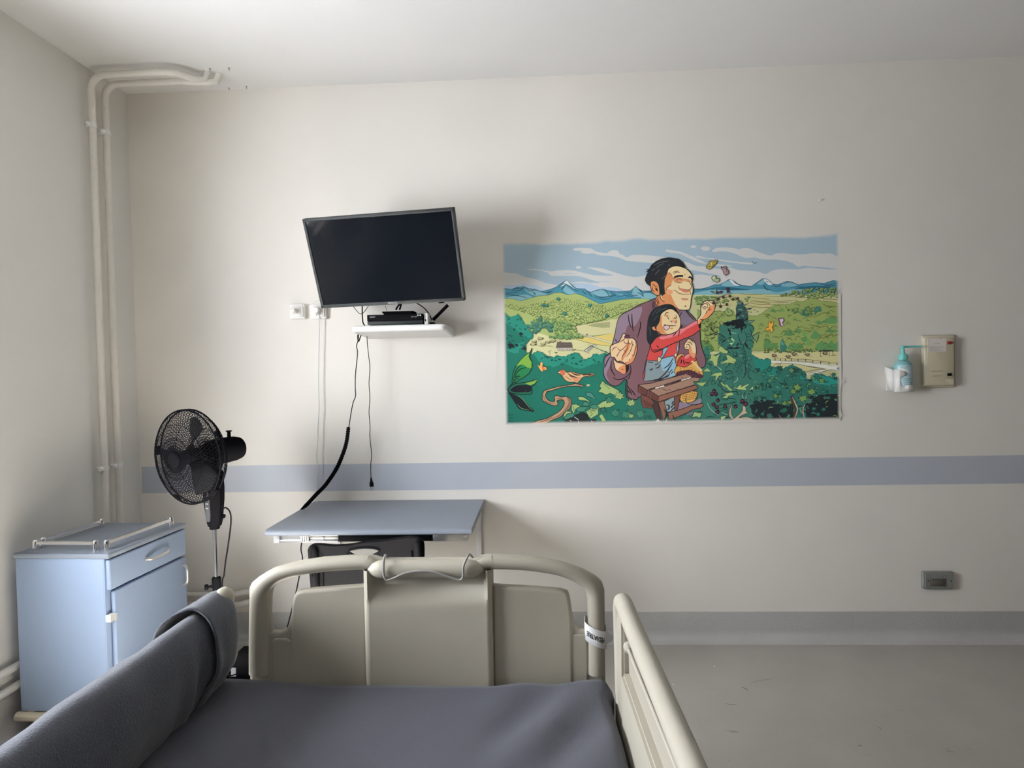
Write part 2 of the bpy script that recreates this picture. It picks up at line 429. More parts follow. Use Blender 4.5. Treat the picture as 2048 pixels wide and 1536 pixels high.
# pairs of pipes low along the left wall, round the corner behind the cabinet
for z, zz, lab in ((0.272, 0.266, 'upper of the two cream pipes running low along the left wall'), (0.192, 0.212, 'lower of the two cream pipes running low along the left wall')):
    t = thing('low_heating_pipe', lab, 'pipe', (XL+0.029, -1.2, z), group='low horizontal heating pipes')
    bm = bmesh.new(); xx = XL+0.029; yy = -0.042; r = 0.05
    xe = -1.63 if z > 0.25 else -1.615
    pts = [(xx, -2.28, z), (xx, yy-r, z)] + [(xx+r*(1-math.cos(a)), yy-r+r*math.sin(a), z+(zz-z)*a/(PI/2)) for a in [k/6*PI/2 for k in range(1, 7)]]
    pts += [(xe-0.06, yy, zz), (xe-0.03, yy-0.006, zz+0.006), (xe, yy+0.004, zz+0.012), (xe+0.018, yy+0.03, zz+0.002), (xe+0.02, yy+0.05, zz-0.008)]
    tube(bm, pts, 0.0155, 12)
    obj('pipe', bm, M['pipe'], t)
    bm = bmesh.new(); lathe(bm, [(0, 0), (0.028, 0), (0.028, 0.003), (0.018, 0.007), (0, 0.007)], 18, Matrix.Translation((xe+0.02, -0.0005, zz-0.008)) @ Matrix.Rotation(PI/2, 4, 'X'))
    obj('wall_collar', bm, M['whitep'], t)
# screw stubs left in the ceiling
for k, (px, py, lab) in enumerate(((420, 137, 'leftmost rear metal screw stub in the ceiling near the pipe bends'), (458, 136, 'rear screw stub in the ceiling, farthest from the back wall on the right'),
                       (458, 176, 'screw stub in the ceiling close to the back wall, left one'), (493, 173, 'rightmost screw stub in the ceiling close to the back wall'))):
    c = at(px, py, Z=HC); bm = bmesh.new()
    lathe(bm, [(0, 0), (0.005, 0), (0.005, -0.002), (0.0022, -0.004), (0.0022, -0.013), (0, -0.013)], 10, Matrix.Translation(c))
    tag(obj('ceiling_screw', bm, M['wire']), lab, 'screw', 'screw stubs left in the ceiling')

# ================================================================== television on its arm
TVM = Matrix.Translation((-0.734, -0.372, 1.991)) @ Matrix.Rotation(-0.092, 4, 'Z') @ Matrix.Rotation(0.387, 4, 'X') @ Matrix.Rotation(-0.017, 4, 'Y')
tv = thing('television', 'black flat screen television tilted forward on the back wall above the white shelf', 'television', (-0.734, -0.372, 1.991))
hw, hh = 0.3655, 0.2175
def tvbox(name, m, *a, **k): return box_obj(name, m, tv, *a, mtx=TVM, **k)
bm = bmesh.new(); bz = 0.013
bx(bm, -hw, hw, -0.004, 0.030, hh-bz, hh, 0.002, mtx=TVM); bx(bm, -hw, hw, -0.004, 0.030, -hh, -hh+bz+0.004, 0.002, mtx=TVM)
bx(bm, -hw, -hw+bz, -0.004, 0.030, -hh, hh, 0.002, mtx=TVM); bx(bm, hw-bz, hw, -0.004, 0.030, -hh, hh, 0.002, mtx=TVM)
obj('bezel', bm, M['bezel'], tv)
tvbox('screen', M['screen'], -hw+0.010, hw-0.010, 0.001, 0.012, -hh+0.010, hh-0.010, bev=0.0)
tvbox('back_cover', M['blackm'], -hw+0.01, hw-0.01, 0.012, 0.038, -hh+0.01, hh-0.01, bev=0.008)
tvbox('rear_housing', M['blackm'], -0.22, 0.22, 0.030, 0.065, -0.19, 0.06, bev=0.012)
me = text_mesh('SAMSUNG', 0.0105); me.transform(TVM @ Matrix.Translation((0.006, -0.0045, -hh+0.0085)) @ Matrix.Rotation(PI/2, 4, 'X')); obj('logo', me, M['lprint'], tv, smooth=False)
tvbox('sensor_tab', M['black'], 0.235, 0.262, -0.002, 0.010, -hh-0.007, -hh+0.001, bev=0.002)
wm = thing('tv_wall_bracket', 'dark metal bracket arm holding the television, hidden behind it', 'bracket', (-0.75, 0, 2.02))
box_obj('wall_plate', M['blackm'], wm, -0.85, -0.65, -0.012, 0, 1.90, 2.14, bev=0.002)
bm = bmesh.new(); tube(bm, [(-0.75, -0.012, 2.02), (-0.73, -0.16, 2.02), (-0.734, -0.30, 2.00)], 0.016, 10); obj('arm', bm, M['blackm'], wm)

# ================================================================== white shelf and what stands on it
SZ0, SZ1 = 1.650, 1.690
bm = bmesh.new()
P2 = fillet([(-0.932, 0.0), (-0.932, -0.290), (-0.462, -0.290), (-0.462, 0.0)], [0.0, 0.03, 0.03, 0.0], 6)
me = curve_mesh([[(p[0], p[1]) for p in P2]], (SZ1-SZ0)/2, 0.014, 4); me.transform(Matrix.Translation((0, 0, (SZ0+SZ1)/2)))
bm.free()
for v in me.vertices:
    if v.co.z < (SZ0+SZ1)/2: v.co.z += 0.008-0.020*(1-min(1, abs(v.co.y)/0.29))
tag(obj('wall_shelf', me, M['whitep']), 'small white wall shelf with rounded edges below the television', 'shelf')
dvd = thing('disc_player', 'flat black disc player on the white shelf under the television', 'player', (-0.73, -0.2, SZ1))
xa, xb = at(735, 640, Y=-0.27).x, at(846, 636, Y=-0.27).x
zt = at(790, 629, Y=-0.27).z
box_obj('case', M['blackm'], dvd, xa, xb, -0.268, -0.075, SZ1+0.004, zt, bev=0.002)
box_obj('front_panel', M['black'], dvd, xa-0.001, xb+0.001, -0.274, -0.266, SZ1+(zt-SZ1)*0.42, zt+0.001, bev=0.002)
box_obj('front_lip', M['bezel'], dvd, xa, xb, -0.272, -0.266, SZ1+0.003, SZ1+(zt-SZ1)*0.38, bev=0.001)
me = text_mesh('SONY', 0.0105); me.transform(Matrix.Translation((xa+0.026, -0.2745, zt-0.011)) @ Matrix.Rotation(PI/2, 4, 'X')); obj('logo', me, M['lprint'], dvd, smooth=False)
for k, xx in enumerate((xb-0.012, xb-0.024)):
    bm = bmesh.new(); lathe(bm, [(0, 0), (0.004, 0), (0.004, 0.003), (0, 0.003)], 10, Matrix.Translation((xx, -0.274, zt-0.007)) @ Matrix.Rotation(PI/2, 4, 'X')); obj('button', bm, M['lprint'], dvd)
me = text_mesh('HDMI  USB', 0.006); me.transform(Matrix.Translation((xb-0.045, -0.2745, zt-0.014)) @ Matrix.Rotation(PI/2, 4, 'X')); obj('port_print', me, M['lprint'], dvd, smooth=False)
# black pad on the player
an = thing('receiver_pad', 'black tapered receiver pad on top of the disc player', 'receiver', (-0.70, -0.22, zt))
yb = -0.245
L0, L1 = at(762, 622, Y=yb), at(827, 620, Y=yb)
bm = bmesh.new()
vs = bx(bm, L0.x, L1.x, yb, yb+0.10, zt+0.0005, zt+0.019)
for v in vs:
    if v.co.z < zt+0.005: v.co.x = (v.co.x-(L0.x+L1.x)/2)*0.80+(L0.x+L1.x)/2
bmesh.ops.bevel(bm, geom=bm.edges[:], offset=0.003, segments=2, affect='EDGES')
obj('pad_body', bm, M['black'], an)
# small white box with black socket
wb = thing('white_adapter', 'small white adapter box beside the disc player on the white shelf', 'adapter', (xb+0.012, -0.2, SZ1))
box_obj('adapter_body', M['whitep'], wb, xb+0.003, xb+0.022, -0.262, -0.20, SZ1+0.0005, zt+0.004, bev=0.003)
box_obj('socket_slot', M['black'], wb, xb+0.008, xb+0.014, -0.2635, -0.26, SZ1+0.016, SZ1+0.026, bev=0.001)
# black stick antenna
sa, sb = at(866, 640, Y=-0.20), at(896, 610, Y=-0.20)
st = thing('stick_antenna', 'black stick antenna leaning out at the right end of the white shelf', 'antenna', tuple(sa))
bm = bmesh.new(); tube(bm, [sa, sa+(sb-sa)*0.5, sb], 0.0085, 8, ry=0.005); obj('stick', bm, M['black'], st)
bm = bmesh.new(); base = Vector((sa.x-0.004, sa.y, SZ1+0.0005)); bx(bm, base.x-0.014, base.x+0.014, base.y-0.02, base.y+0.02, SZ1+0.0005, SZ1+0.014, 0.004); obj('antenna_foot', bm, M['black'], st)

def cable(name, pts, r, m, label, cat='cable', smooth=6, seg=6, group=None):
    bm = bmesh.new(); tube(bm, pts, r, seg, smooth=smooth)
    return tag(obj(name, bm, m), label, cat, group)
def wpath(s, Y):
    v = [tuple(float(q) for q in w.split(',')) for w in s.split()]
    ys = Y if isinstance(Y, list) else [Y]*len(v)
    return [at(a, b, Y=y) for (a, b), y in zip(v, ys)]
cable('thick_black_cable', wpath('724.5,600 724.5,625 726,645', [-0.20, -0.20, -0.20]) + [Vector((-0.885, -0.20, SZ1+0.006))], 0.0032, M['black'], 'straight black cable dropping from the television to the left end of the shelf')
cable('thin_black_cable', wpath('700,603 712,620 722,628 733,618 740,604', -0.24), 0.0016, M['black'], 'thin black cable looping under the bottom left of the television')
cable('antenna_cable', wpath('833,606 848,616 858,628 864,641', [-0.22, -0.22, -0.21, -0.20]), 0.0026, M['black'], 'black cable arching from the television down to the stick antenna')
cable('pad_cable', wpath('804,606 797,611 791.5,620', -0.22), 0.0045, M['black'], 'left of two thick black leads rising from the receiver pad', group='leads of the receiver pad')
cable('pad_cable', wpath('803,606 801,613 799,620', -0.215), 0.0045, M['black'], 'right of two thick black leads rising from the receiver pad', group='leads of the receiver pad')
cable('pad_thin_cable', wpath('769,604 771,612 774,622', -0.225), 0.0010, M['black'], 'hair-thin black lead between television and left side of receiver pad')

# hanging leads
yc = -0.16
cable('long_black_lead', wpath('717.5,664 716,681 713,692 715,707 711,749 710.5,775 711,792 706,806 702,827 698,853 697.5,862', yc), 0.0024, M['black'], 'long black lead hanging from the shelf into the black conduit')
cable('looped_black_lead', wpath('724,664 720,676 717,683 715.5,672 719,664', yc-0.01), 0.0030, M['black'], 'short black lead looped in a V under the left end of the shelf')
pl_ = thing('plug_lead', 'thin black lead hanging from the shelf with a loose two-pin plug at its end', 'cable', tuple(at(743, 970, Y=-0.13)))
bm = bmesh.new(); tube(bm, wpath('734,664 734.5,686 738,717 739.7,738 738,767 739.7,796 738,824 740,853 739.7,874 743,908 741.5,931 742,956', -0.13), 0.0019, 6, smooth=6); obj('lead', bm, M['black'], pl_)
bm = bmesh.new(); c0, c1 = at(742, 955, Y=-0.13), at(743.5, 973, Y=-0.13)
tube(bm, [c0, c0*0.6+c1*0.4, c0*0.35+c1*0.65, c1], [0.003, 0.006, 0.0105, 0.0105], 10); obj('plug', bm, M['black'], pl_)
for dx in (-0.0055, 0.0055):
    bm = bmesh.new(); tube(bm, [c1+Vector((dx, 0, 0)), c1+Vector((dx, 0, -0.019))], 0.0018, 6); obj('pin', bm, M['wire'], pl_)
# corrugated conduit, cut lengthwise, going down behind the desk edge
cd = thing('black_conduit', 'black corrugated conduit curving down from the wall to the left edge of the desk', 'conduit', tuple(at(600, 1020, Y=-0.21)))
pts = catmull(wpath('697,854.5 693,884 685,910 672,939 651,970 633,988.5 612,1010.7 598,1022', [-0.15, -0.15, -0.155, -0.165, -0.18, -0.195, -0.205, -0.21]), 14)
rr = []
for i in range(len(pts)):
    fr = i/(len(pts)-1)
    base = 0.0092+0.001*math.sin(min(fr, 0.6)*PI)
    if fr < 0.42: base += 0.0017*(1 if (i % 2) else -1)
    if fr > 0.86: base *= max(0.25, (1-fr)/0.14)
    rr.append(base)
bm = bmesh.new(); tube(bm, pts, rr, 10); obj('conduit_sleeve', bm, M['black'], cd, angle=25)
cable('white_lead', wpath('639,632 639,660 638,684 637,728 637,780 638,819 635.5,853 635.5,884 633,910 635,936 632,983 633,1003 640,1060', -0.035), 0.0026, M['greycable'], 'white lead hanging straight down the wall from the right wall socket')

# ================================================================== wall sockets under the television
def wall_socket(px, label):
    c = at(px, 623.5, Y=0)
    t = thing('wall_socket', label, 'socket', (c.x, 0, c.z), group='white wall sockets left of the television')
    w = 0.040
    box_obj('surface_box', M['whitep'], t, c.x-w, c.x+w, -0.030, 0, c.z-w, c.z+w, bev=0.003)
    bm = bmesh.new()
    bx(bm, c.x-w+0.006, c.x+w-0.006, -0.038, -0.029, c.z-w+0.010, c.z+w-0.004, 0.003)
    obj('cover_plate', bm, M['whitep'], t)
    box_obj('inner_frame', M['paper'], t, c.x-0.024, c.x+0.024, -0.0400, -0.037, c.z-0.021, c.z+0.027, bev=0.001)
    bm = bmesh.new()
    lathe(bm, [(0.0195, 0.0), (0.0195, 0.0035), (0.0175, 0.0035), (0.0165, -0.004), (0, -0.004)], 24, Matrix.Translation((c.x, -0.0395, c.z+0.002)) @ Matrix.Rotation(PI/2, 4, 'X'))
    obj('socket_well', bm, M['whitep'], t)
    return t, c
s1, c1_ = wall_socket(598.5, 'white square wall socket farthest left, partly with a thin white plug')
s2, c2_ = wall_socket(640.5, 'white square wall socket just left of the television bottom corner')
pg = thing('white_plug', 'white plug in the left wall socket with thin lead rising to the television', 'plug', (c1_.x, -0.05, c1_.z))
bm = bmesh.new(); tube(bm, [(c1_.x, -0.040, c1_.z), (c1_.x+0.001, -0.062, c1_.z), (c1_.x-0.002, -0.074, c1_.z+0.002)], [0.012, 0.0115, 0.006], 14); obj('plug_body', bm, M['whitep'], pg)
bm = bmesh.new(); tube(bm, [(c1_.x-0.002, -0.074, c1_.z+0.002), (c1_.x-0.02, -0.075, c1_.z+0.012)]+wpath('600,615 620,609 640,601 655,596', -0.08), 0.0017, 6, smooth=5); obj('lead', bm, M['greycable'], pg)
pg = thing('round_white_plug', 'round white plug in the right wall socket feeding the white lead', 'plug', (c2_.x, -0.05, c2_.z))
bm = bmesh.new(); tube(bm, [(c2_.x, -0.040, c2_.z+0.002), (c2_.x, -0.068, c2_.z+0.002), (c2_.x, -0.072, c2_.z+0.002)], [0.018, 0.017, 0.012], 20)
tube(bm, [(c2_.x, -0.058, c2_.z-0.008), (c2_.x-0.002, -0.056, c2_.z-0.028)], [0.006, 0.004], 10); obj('plug_body', bm, M['whitep'], pg)

# ================================================================== wall panels at right
cb = thing('nurse_call_box', 'cream rectangular nurse call box on the wall right of the hand gel', 'call box', (2.05, 0, 1.456))
x0, x1_, z0, z1 = at(1841, 720, Y=0).x, at(1908, 720, Y=0).x, at(1875, 775, Y=0).z, at(1875, 670, Y=0).z
box_obj('back_plate', M['cream'], cb, x0, x1_, -0.012, 0, z0, z1, bev=0.008, seg=3)
bm = bmesh.new()
ix0, ix1, iz0, iz1 = at(1849, 720, Y=-0.03).x, at(1908, 720, Y=-0.03).x-0.002, at(1880, 770.5, Y=-0.03).z, at(1880, 675, Y=-0.03).z
bx(bm, ix0, ix1, -0.034, -0.010, iz0, iz1, 0.004)
obj('cover', bm, M['cream'], cb)
box_obj('front_panel', M['creamp'], cb, ix0+0.012, ix1-0.002, -0.0352, -0.033, iz0+0.003, iz1-0.002, bev=0.0005)
iw = ix1-ix0; ih = iz1-iz0
box_obj('paper_notice', M['paper'], cb, ix0+iw*0.09, ix0+iw*0.72, -0.0362, -0.0345, iz1-ih*0.30, iz1-0.004, bev=0.0)
for k, (a, b, c, d) in enumerate(((0.30, 0.52, 0.125, 0.135), (0.16, 0.62, 0.185, 0.192), (0.16, 0.66, 0.215, 0.222), (0.16, 0.60, 0.245, 0.252), (0.16, 0.64, 0.272, 0.279))):
    box_obj('print_line', M['greyprint'], cb, ix0+iw*a, ix0+iw*b, -0.0366, -0.036, iz1-ih*d, iz1-ih*c, bev=0.0, smooth=False)
for a, b, c in ((0.22, 0.62, 0.70), (0.26, 0.56, 0.80)):
    box_obj('engraved_line', M['greyprint'], cb, ix0+iw*a, ix0+iw*b, -0.0358, -0.035, iz1-ih*c-0.0025, iz1-ih*c+0.0015, bev=0.0, smooth=False)
box_obj('red_button', M['red'], cb, ix0+iw*0.76, ix0+iw*0.89, -0.041, -0.034, iz1-ih*0.145, iz1-ih*0.085, bev=0.001)
box_obj('key_stem', M['darkbrown'], cb, ix0+iw*0.89, ix0+iw*0.965, -0.040, -0.034, iz1-ih*0.125, iz1-ih*0.105, bev=0.001)
box_obj('black_button', M['black'], cb, ix0+iw*0.76, ix0+iw*0.89, -0.041, -0.034, iz1-ih*0.81, iz1-ih*0.75, bev=0.001)
box_obj('corner_sticker', M['cream'], cb, ix0+iw*0.70, ix0+iw*0.97, -0.0362, -0.0345, iz0+0.004, iz0+ih*0.13, bev=0.0)
for a, b in ((0.53, 0.025), (0.76, 0.962)):
    box_obj('screw_slot', M['ink'], cb, ix0+iw*a-0.003, ix0+iw*a+0.003, -0.0366, -0.035, iz1-ih*b-0.0012, iz1-ih*b+0.0012, bev=0.0)
# low metal socket box
lb = thing('metal_socket_box', 'small grey metal socket box low on the wall above the skirting', 'socket', (2.035, 0, 0.322))
x0, x1_, z0, z1 = at(1841, 1158, Y=0).x, at(1903, 1158, Y=0).x, at(1872, 1176, Y=0).z, at(1872, 1141, Y=0).z
P = fillet([(x0, z0), (x1_, z0), (x1_, z1), (x0, z1)], 0.014, 5)
me = xz_mesh(curve_mesh([[tuple(p) for p in P]], 0.010, 0.005, 3), -0.010); obj('box_frame', me, M['metalbox'], lb)
xa_, xb_, za_, zb_ = x0+0.012, x1_-0.004, z0+0.008, z1-0.007
P = fillet([(x0+0.009, z0+0.006), (x1_-0.005, z0+0.006), (x1_-0.005, z1-0.006), (x0+0.009, z1-0.006)], 0.010, 5)
me = xz_mesh(curve_mesh([[tuple(p) for p in P]], 0.004, 0.002, 2), -0.022); obj('cover_plate', me, M['metalbox'], lb)
cx = (x0+x1_)/2; cz = (z0+z1)/2
box_obj('socket_recess', M['darkbrown'], lb, cx-0.046, cx+0.036, -0.0275, -0.022, cz-0.028, cz+0.012, bev=0.003)
box_obj('socket_flap', M['darkbrown'], lb, cx-0.040, cx+0.016, -0.0315, -0.026, cz-0.022, cz+0.008, bev=0.003)
box_obj('flap_rim', M['metalbox'], lb, cx-0.030, cx+0.034, -0.0300, -0.026, cz-0.031, cz-0.028, bev=0.001)
for s in (-1, 1):
    bm = bmesh.new(); lathe(bm, [(0, 0), (0.0035, 0), (0.0035, 0.001), (0, 0.001)], 8, Matrix.Translation((cx+s*0.058+0.003, -0.026, cz)) @ Matrix.Rotation(PI/2, 4, 'X')); obj('screw', bm, M['ink'], lb)
# hand gel holder + bottle
hx, hz0 = at(1805, 740, Y=-0.045), at(1800, 783, Y=-0.045)
hg = thing('gel_bottle_holder', 'white plastic wall holder gripping the hand gel bottle', 'holder', (hx.x, 0, hz0.z))
bxm, bz0 = hx.x, hz0.z
def gel_ellipse(a, ra, rb): return (bxm+ra*math.cos(a), -0.050+rb*math.sin(a))
# wavy front wall of the cup: an outline cut into strips and wrapped round the bottle
ra, rb = 0.0485, 0.037
outl = [(-205, 408), (-125, 400), (-60, 362), (0, 322), (-45, 292), (-105, 268), (-128, 225), (-122, 155), (-100, 112), (-60, 98), (0, 122), (80, 124), (203, 120), (205, 60), (196, 22), (176, 2), (-190, 2), (-205, 20)]
K_ = 0.0485/205
bm = bmesh.new()
vs = [bm.verts.new((bxm+a_*K_, 0, bz0+b_*0.00028)) for a_, b_ in outl]; bm.faces.new(vs)
for k in range(1, 20):
    xx = bxm-ra+2*ra*k/20
    bmesh.ops.bisect_plane(bm, geom=bm.verts[:]+bm.edges[:]+bm.faces[:], plane_co=(xx, 0, 0), plane_no=(1, 0, 0))
for v in bm.verts: v.co.y = -0.050-rb*math.sqrt(max(0, 1-((v.co.x-bxm)/(ra*1.0001))**2))
bmesh.ops.triangulate(bm, faces=bm.faces[:])
hold = obj('cup', bm, M['whitep'], hg, angle=60)
md = hold.modifiers.new('thick', 'SOLIDIFY'); md.thickness = 0.0025
bm = bmesh.new()
n = 24; top = [bm.verts.new((bxm+ra*math.cos(2*PI*k/n), -0.050+rb*math.sin(2*PI*k/n), bz0+0.003)) for k in range(n)]; bm.faces.new(top)
low_ = [bm.verts.new((bxm+ra*math.cos(2*PI*k/n), -0.050+rb*math.sin(2*PI*k/n), bz0)) for k in range(n)]; bm.faces.new(low_)
for k in range(n): bm.faces.new((top[k], top[(k+1) % n], low_[(k+1) % n], low_[k]))
obj('cup_base', bm, M['whitep'], hg)
bm = bmesh.new()
fl = [(-0.066, -0.004, 0.124), (-0.062, -0.012, 0.126), (-0.0475, -0.050, 0.112), (-0.0475, -0.050, 0.006), (-0.052, -0.020, 0.010), (-0.056, -0.004, 0.040)]
vs = [bm.verts.new((bxm+a, b, bz0+c)) for a, b, c in fl]; bm.faces.new(vs)
fin = obj('side_fin', bm, M['whitep'], hg); md = fin.modifiers.new('thick', 'SOLIDIFY'); md.thickness = 0.003
box_obj('back_plate', M['whitep'], hg, bxm-0.058, bxm+0.030, -0.006, 0, bz0+0.004, bz0+0.115, bev=0.002)
gb = thing('hand_gel_bottle', 'teal hand gel pump bottle with pale blue label in the white wall holder', 'bottle', (bxm, -0.05, bz0+0.006))
GZ = bz0+0.006
MT = Matrix.Translation((bxm, -0.050, GZ)) @ Matrix.Diagonal((1, 0.74, 1, 1))
bm = bmesh.new(); lathe(bm, [(0, 0), (0.040, 0), (0.0435, 0.004), (0.044, 0.10), (0.0435, 0.128), (0.038, 0.142), (0.026, 0.151), (0.0165, 0.154), (0.0165, 0.166), (0, 0.166)], 32, MT); obj('bottle_body', bm, M['tealb'], gb)
MT2 = Matrix.Translation((bxm, -0.050, GZ))
bm = bmesh.new(); lathe(bm, [(0, 0.156), (0.0215, 0.156), (0.0225, 0.159), (0.0225, 0.176), (0.019, 0.183), (0.010, 0.189), (0.0085, 0.205), (0.0065, 0.212), (0, 0.212)], 24, MT2)
obj('pump_collar', bm, M['teal'], gb)
bm = bmesh.new(); lathe(bm, [(0, 0.203), (0.0055, 0.203), (0.0065, 0.214), (0.013, 0.217), (0.0135, 0.222), (0.009, 0.227), (0, 0.228)], 20, MT2)
tube(bm, [(bxm-0.012, -0.050, GZ+0.222), (bxm+0.02, -0.051, GZ+0.222), (bxm+0.06, -0.055, GZ+0.223), (bxm+0.092, -0.058, GZ+0.221)], [0.0062, 0.0052, 0.0045, 0.0042], 8)
obj('pump_nozzle', bm, M['teal'], gb)
def wrap(name, m, a0, a1, z0_, z1_, off=0.0006, n=10, fn=None):
    bm = bmesh.new(); A = []; B = []
    for k in range(n+1):
        a = a0+(a1-a0)*k/n
        x_, y_ = bxm+(0.0442+off)*math.cos(a), -0.050+(0.0442+off)*0.74*math.sin(a)
        zl, zh = (z0_, z1_) if fn is None else fn(k/n)
        A.append(bm.verts.new((x_, y_, GZ+zl))); B.append(bm.verts.new((x_, y_, GZ+zh)))
    for k in range(n): bm.faces.new((A[k], A[k+1], B[k+1], B[k]))
    return obj(name, bm, m, gb)
wrap('label', M['lbluep'], -PI*0.80, -PI*0.18, 0.020, 0.128)
wrap('label_flash', M['whitep'], -PI*0.78, -PI*0.30, 0, 0, 0.0010, 10, lambda t: (0.104-0.014*t, 0.118-0.024*t))
wrap('label_emblem', M['dred'], -PI*0.76, -PI*0.52, 0, 0, 0.0014, 6, lambda t: (0.092, 0.106-0.012*t))
for z_, a0, a1 in ((0.122, -0.70, -0.38), (0.115, -0.72, -0.45), (0.082, -0.74, -0.40), (0.074, -0.66, -0.36), (0.060, -0.64, -0.30), (0.052, -0.62, -0.34), (0.040, -0.60, -0.30), (0.030, -0.58, -0.26)):
    wrap('label_text_line', M['tealb'], PI*a0, PI*a1, z_-0.0016, z_+0.0016, 0.0012, 6)
wrap('label_dark_mark', M['ink'], -PI*0.36, -PI*0.32, 0.036, 0.041, 0.0016, 2)

# ================================================================== desk
DZ = 0.765
dx0, dx1, dy = -1.243, -0.318, -0.615
dk = thing('wall_desk', 'blue grey wall-hung desk top with a rounded front edge below the television', 'desk', (-0.78, -0.3, DZ))
prof = [(0.0, DZ-0.024), (0.0, DZ)] 
bm = bmesh.new()
pr = [(-0.002, DZ-0.026), (-0.002, DZ), (dy+0.02, DZ)]
for k in range(1, 7):
    a = k/6*PI/2; pr.append((dy+0.02-0.02*math.sin(a), DZ-0.02+0.02*math.cos(a)))
pr += [(dy+0.0, DZ-0.022), (dy+0.004, DZ-0.026)]
A = [bm.verts.new((dx0, y, z)) for y, z in pr]; B = [bm.verts.new((dx1, y, z)) for y, z in pr]
for k in range(len(pr)): bm.faces.new((A[k], A[(k+1) % len(pr)], B[(k+1) % len(pr)], B[k]))
bm.faces.new(A); bm.faces.new(B[::-1])
obj('desk_top', bm, M['desk'], dk)
ry = dy+0.035
def rx(px): return at(px, 1078, Y=ry).x
rz0, rz1 = DZ-0.064, DZ-0.027
bm = bmesh.new()
bx(bm, rx(553), rx(677), ry, ry+0.004, rz0+0.004, rz1, 0.001); bx(bm, rx(553), rx(677), ry-0.006, ry, rz1-0.008, rz1, 0.001); bx(bm, rx(553), rx(677), ry-0.006, ry, rz0, rz0+0.010, 0.001)
obj('left_front_rail', bm, M['alu'], dk)
box_obj('plastic_clip', M['clear'], dk, rx(549), rx(561), ry-0.012, ry+0.004, rz0-0.002, rz1, bev=0.003)
bm = bmesh.new()
for k in range(4): bx(bm, rx(603)+k*0.010, rx(603)+0.008+k*0.010, ry-0.012, ry-0.004, rz0+0.006, rz1-0.004, 0.003)
bx(bm, rx(600), rx(622), ry-0.009, ry-0.004, rz1-0.012, rz1, 0.002)
obj('cable_clip', bm, M['whitep'], dk)
bm = bmesh.new(); tube(bm, wpath('644,1074 647,1076 645,1079 648,1083', ry-0.010), 0.0022, 6, smooth=4); obj('hook', bm, M['whitep'], dk)
box_obj('black_insert', M['black'], dk, rx(677), rx(866), ry-0.004, ry+0.10, rz0+0.002, rz1, bev=0.001)
box_obj('right_front_rail', M['alu'], dk, rx(866), rx(936), ry-0.004, ry+0.006, rz0, rz1, bev=0.001)
box_obj('rail_end_block', M['wire'], dk, rx(927), rx(938), ry-0.008, ry-0.003, rz0+0.016, rz1, bev=0.002)
for xa_ in (rx(562), rx(936)-0.012):
    box_obj('under_runner', M['whitep'], dk, xa_, xa_+0.012, ry+0.006, -0.01, rz0+0.006, rz1, bev=0.001)
# wall supports, the right one shows its bright edge
for xs in (-1.12, -0.352):
    bm = bmesh.new(); bx(bm, xs-0.012, xs+0.016, -0.022, 0.0, 0.40, DZ-0.027, 0.002)
    bx(bm, xs-0.012, xs+0.016, -0.50, -0.02, DZ-0.052, DZ-0.027, 0.002)
    obj('wall_support', bm, M['white'], dk)
bm = bmesh.new(); bx(bm, -1.12, -0.352, -0.020, -0.002, 0.66, 0.735, 0.002); obj('rear_batten', bm, M['white'], dk)
cable('desk_black_lead', wpath('603,1086 602,1100 605,1118 600,1145 592,1185 583,1222 574,1256 560,1300 545,1330', [-0.56, -0.54, -0.5, -0.48, -0.45, -0.42, -0.38, -0.34, -0.32]), 0.0030, M['black'], 'black lead dropping from the left front of the desk to the floor')

# ================================================================== chair (its back to us)
ch = thing('black_chair', 'black plastic chair with a slotted back, pushed under the desk', 'chair', (-0.72, -0.62, 0))
CY = -0.86
def C(px, py, Y=CY): q = at(px, py, Y=Y); return (q.x, q.z)
out = [C(*p) for p in ((617, 1111), (617, 1097), (625, 1088), (641, 1086.5), (667, 1089), (698, 1087.5), (734, 1082), (773, 1079), (799, 1074.5), (823, 1072), (840, 1075), (848, 1085), (849, 1111))]
lx, rx_ = out[0][0], out[-1][0]
out += [(rx_-0.004, 0.60), (rx_-0.012, 0.50), (rx_-0.04, 0.46), (lx+0.05, 0.46), (lx+0.014, 0.50), (lx+0.006, 0.60)]
hole = [C(*p) for p in ((697, 1103), (708, 1098.5), (728, 1096), (748, 1097), (759, 1101), (752, 1107), (740, 1111.5), (715, 1112))]
me = xz_mesh(curve_mesh([out, hole], 0.010, 0.006, 3, smooth_pts=4), CY)
obj('backrest', me, M['chairp'], ch)
h0 = catmull([at(*p, Y=CY-0.011) for p in ((697, 1103), (708, 1098.5), (728, 1096), (748, 1097), (759, 1101), (752, 1107), (740, 1111.5), (715, 1112))], 4, True)
bm = bmesh.new(); tube(bm, h0, 0.004, 6, closed=True); obj('grip_rim', bm, M['chairp'], ch)
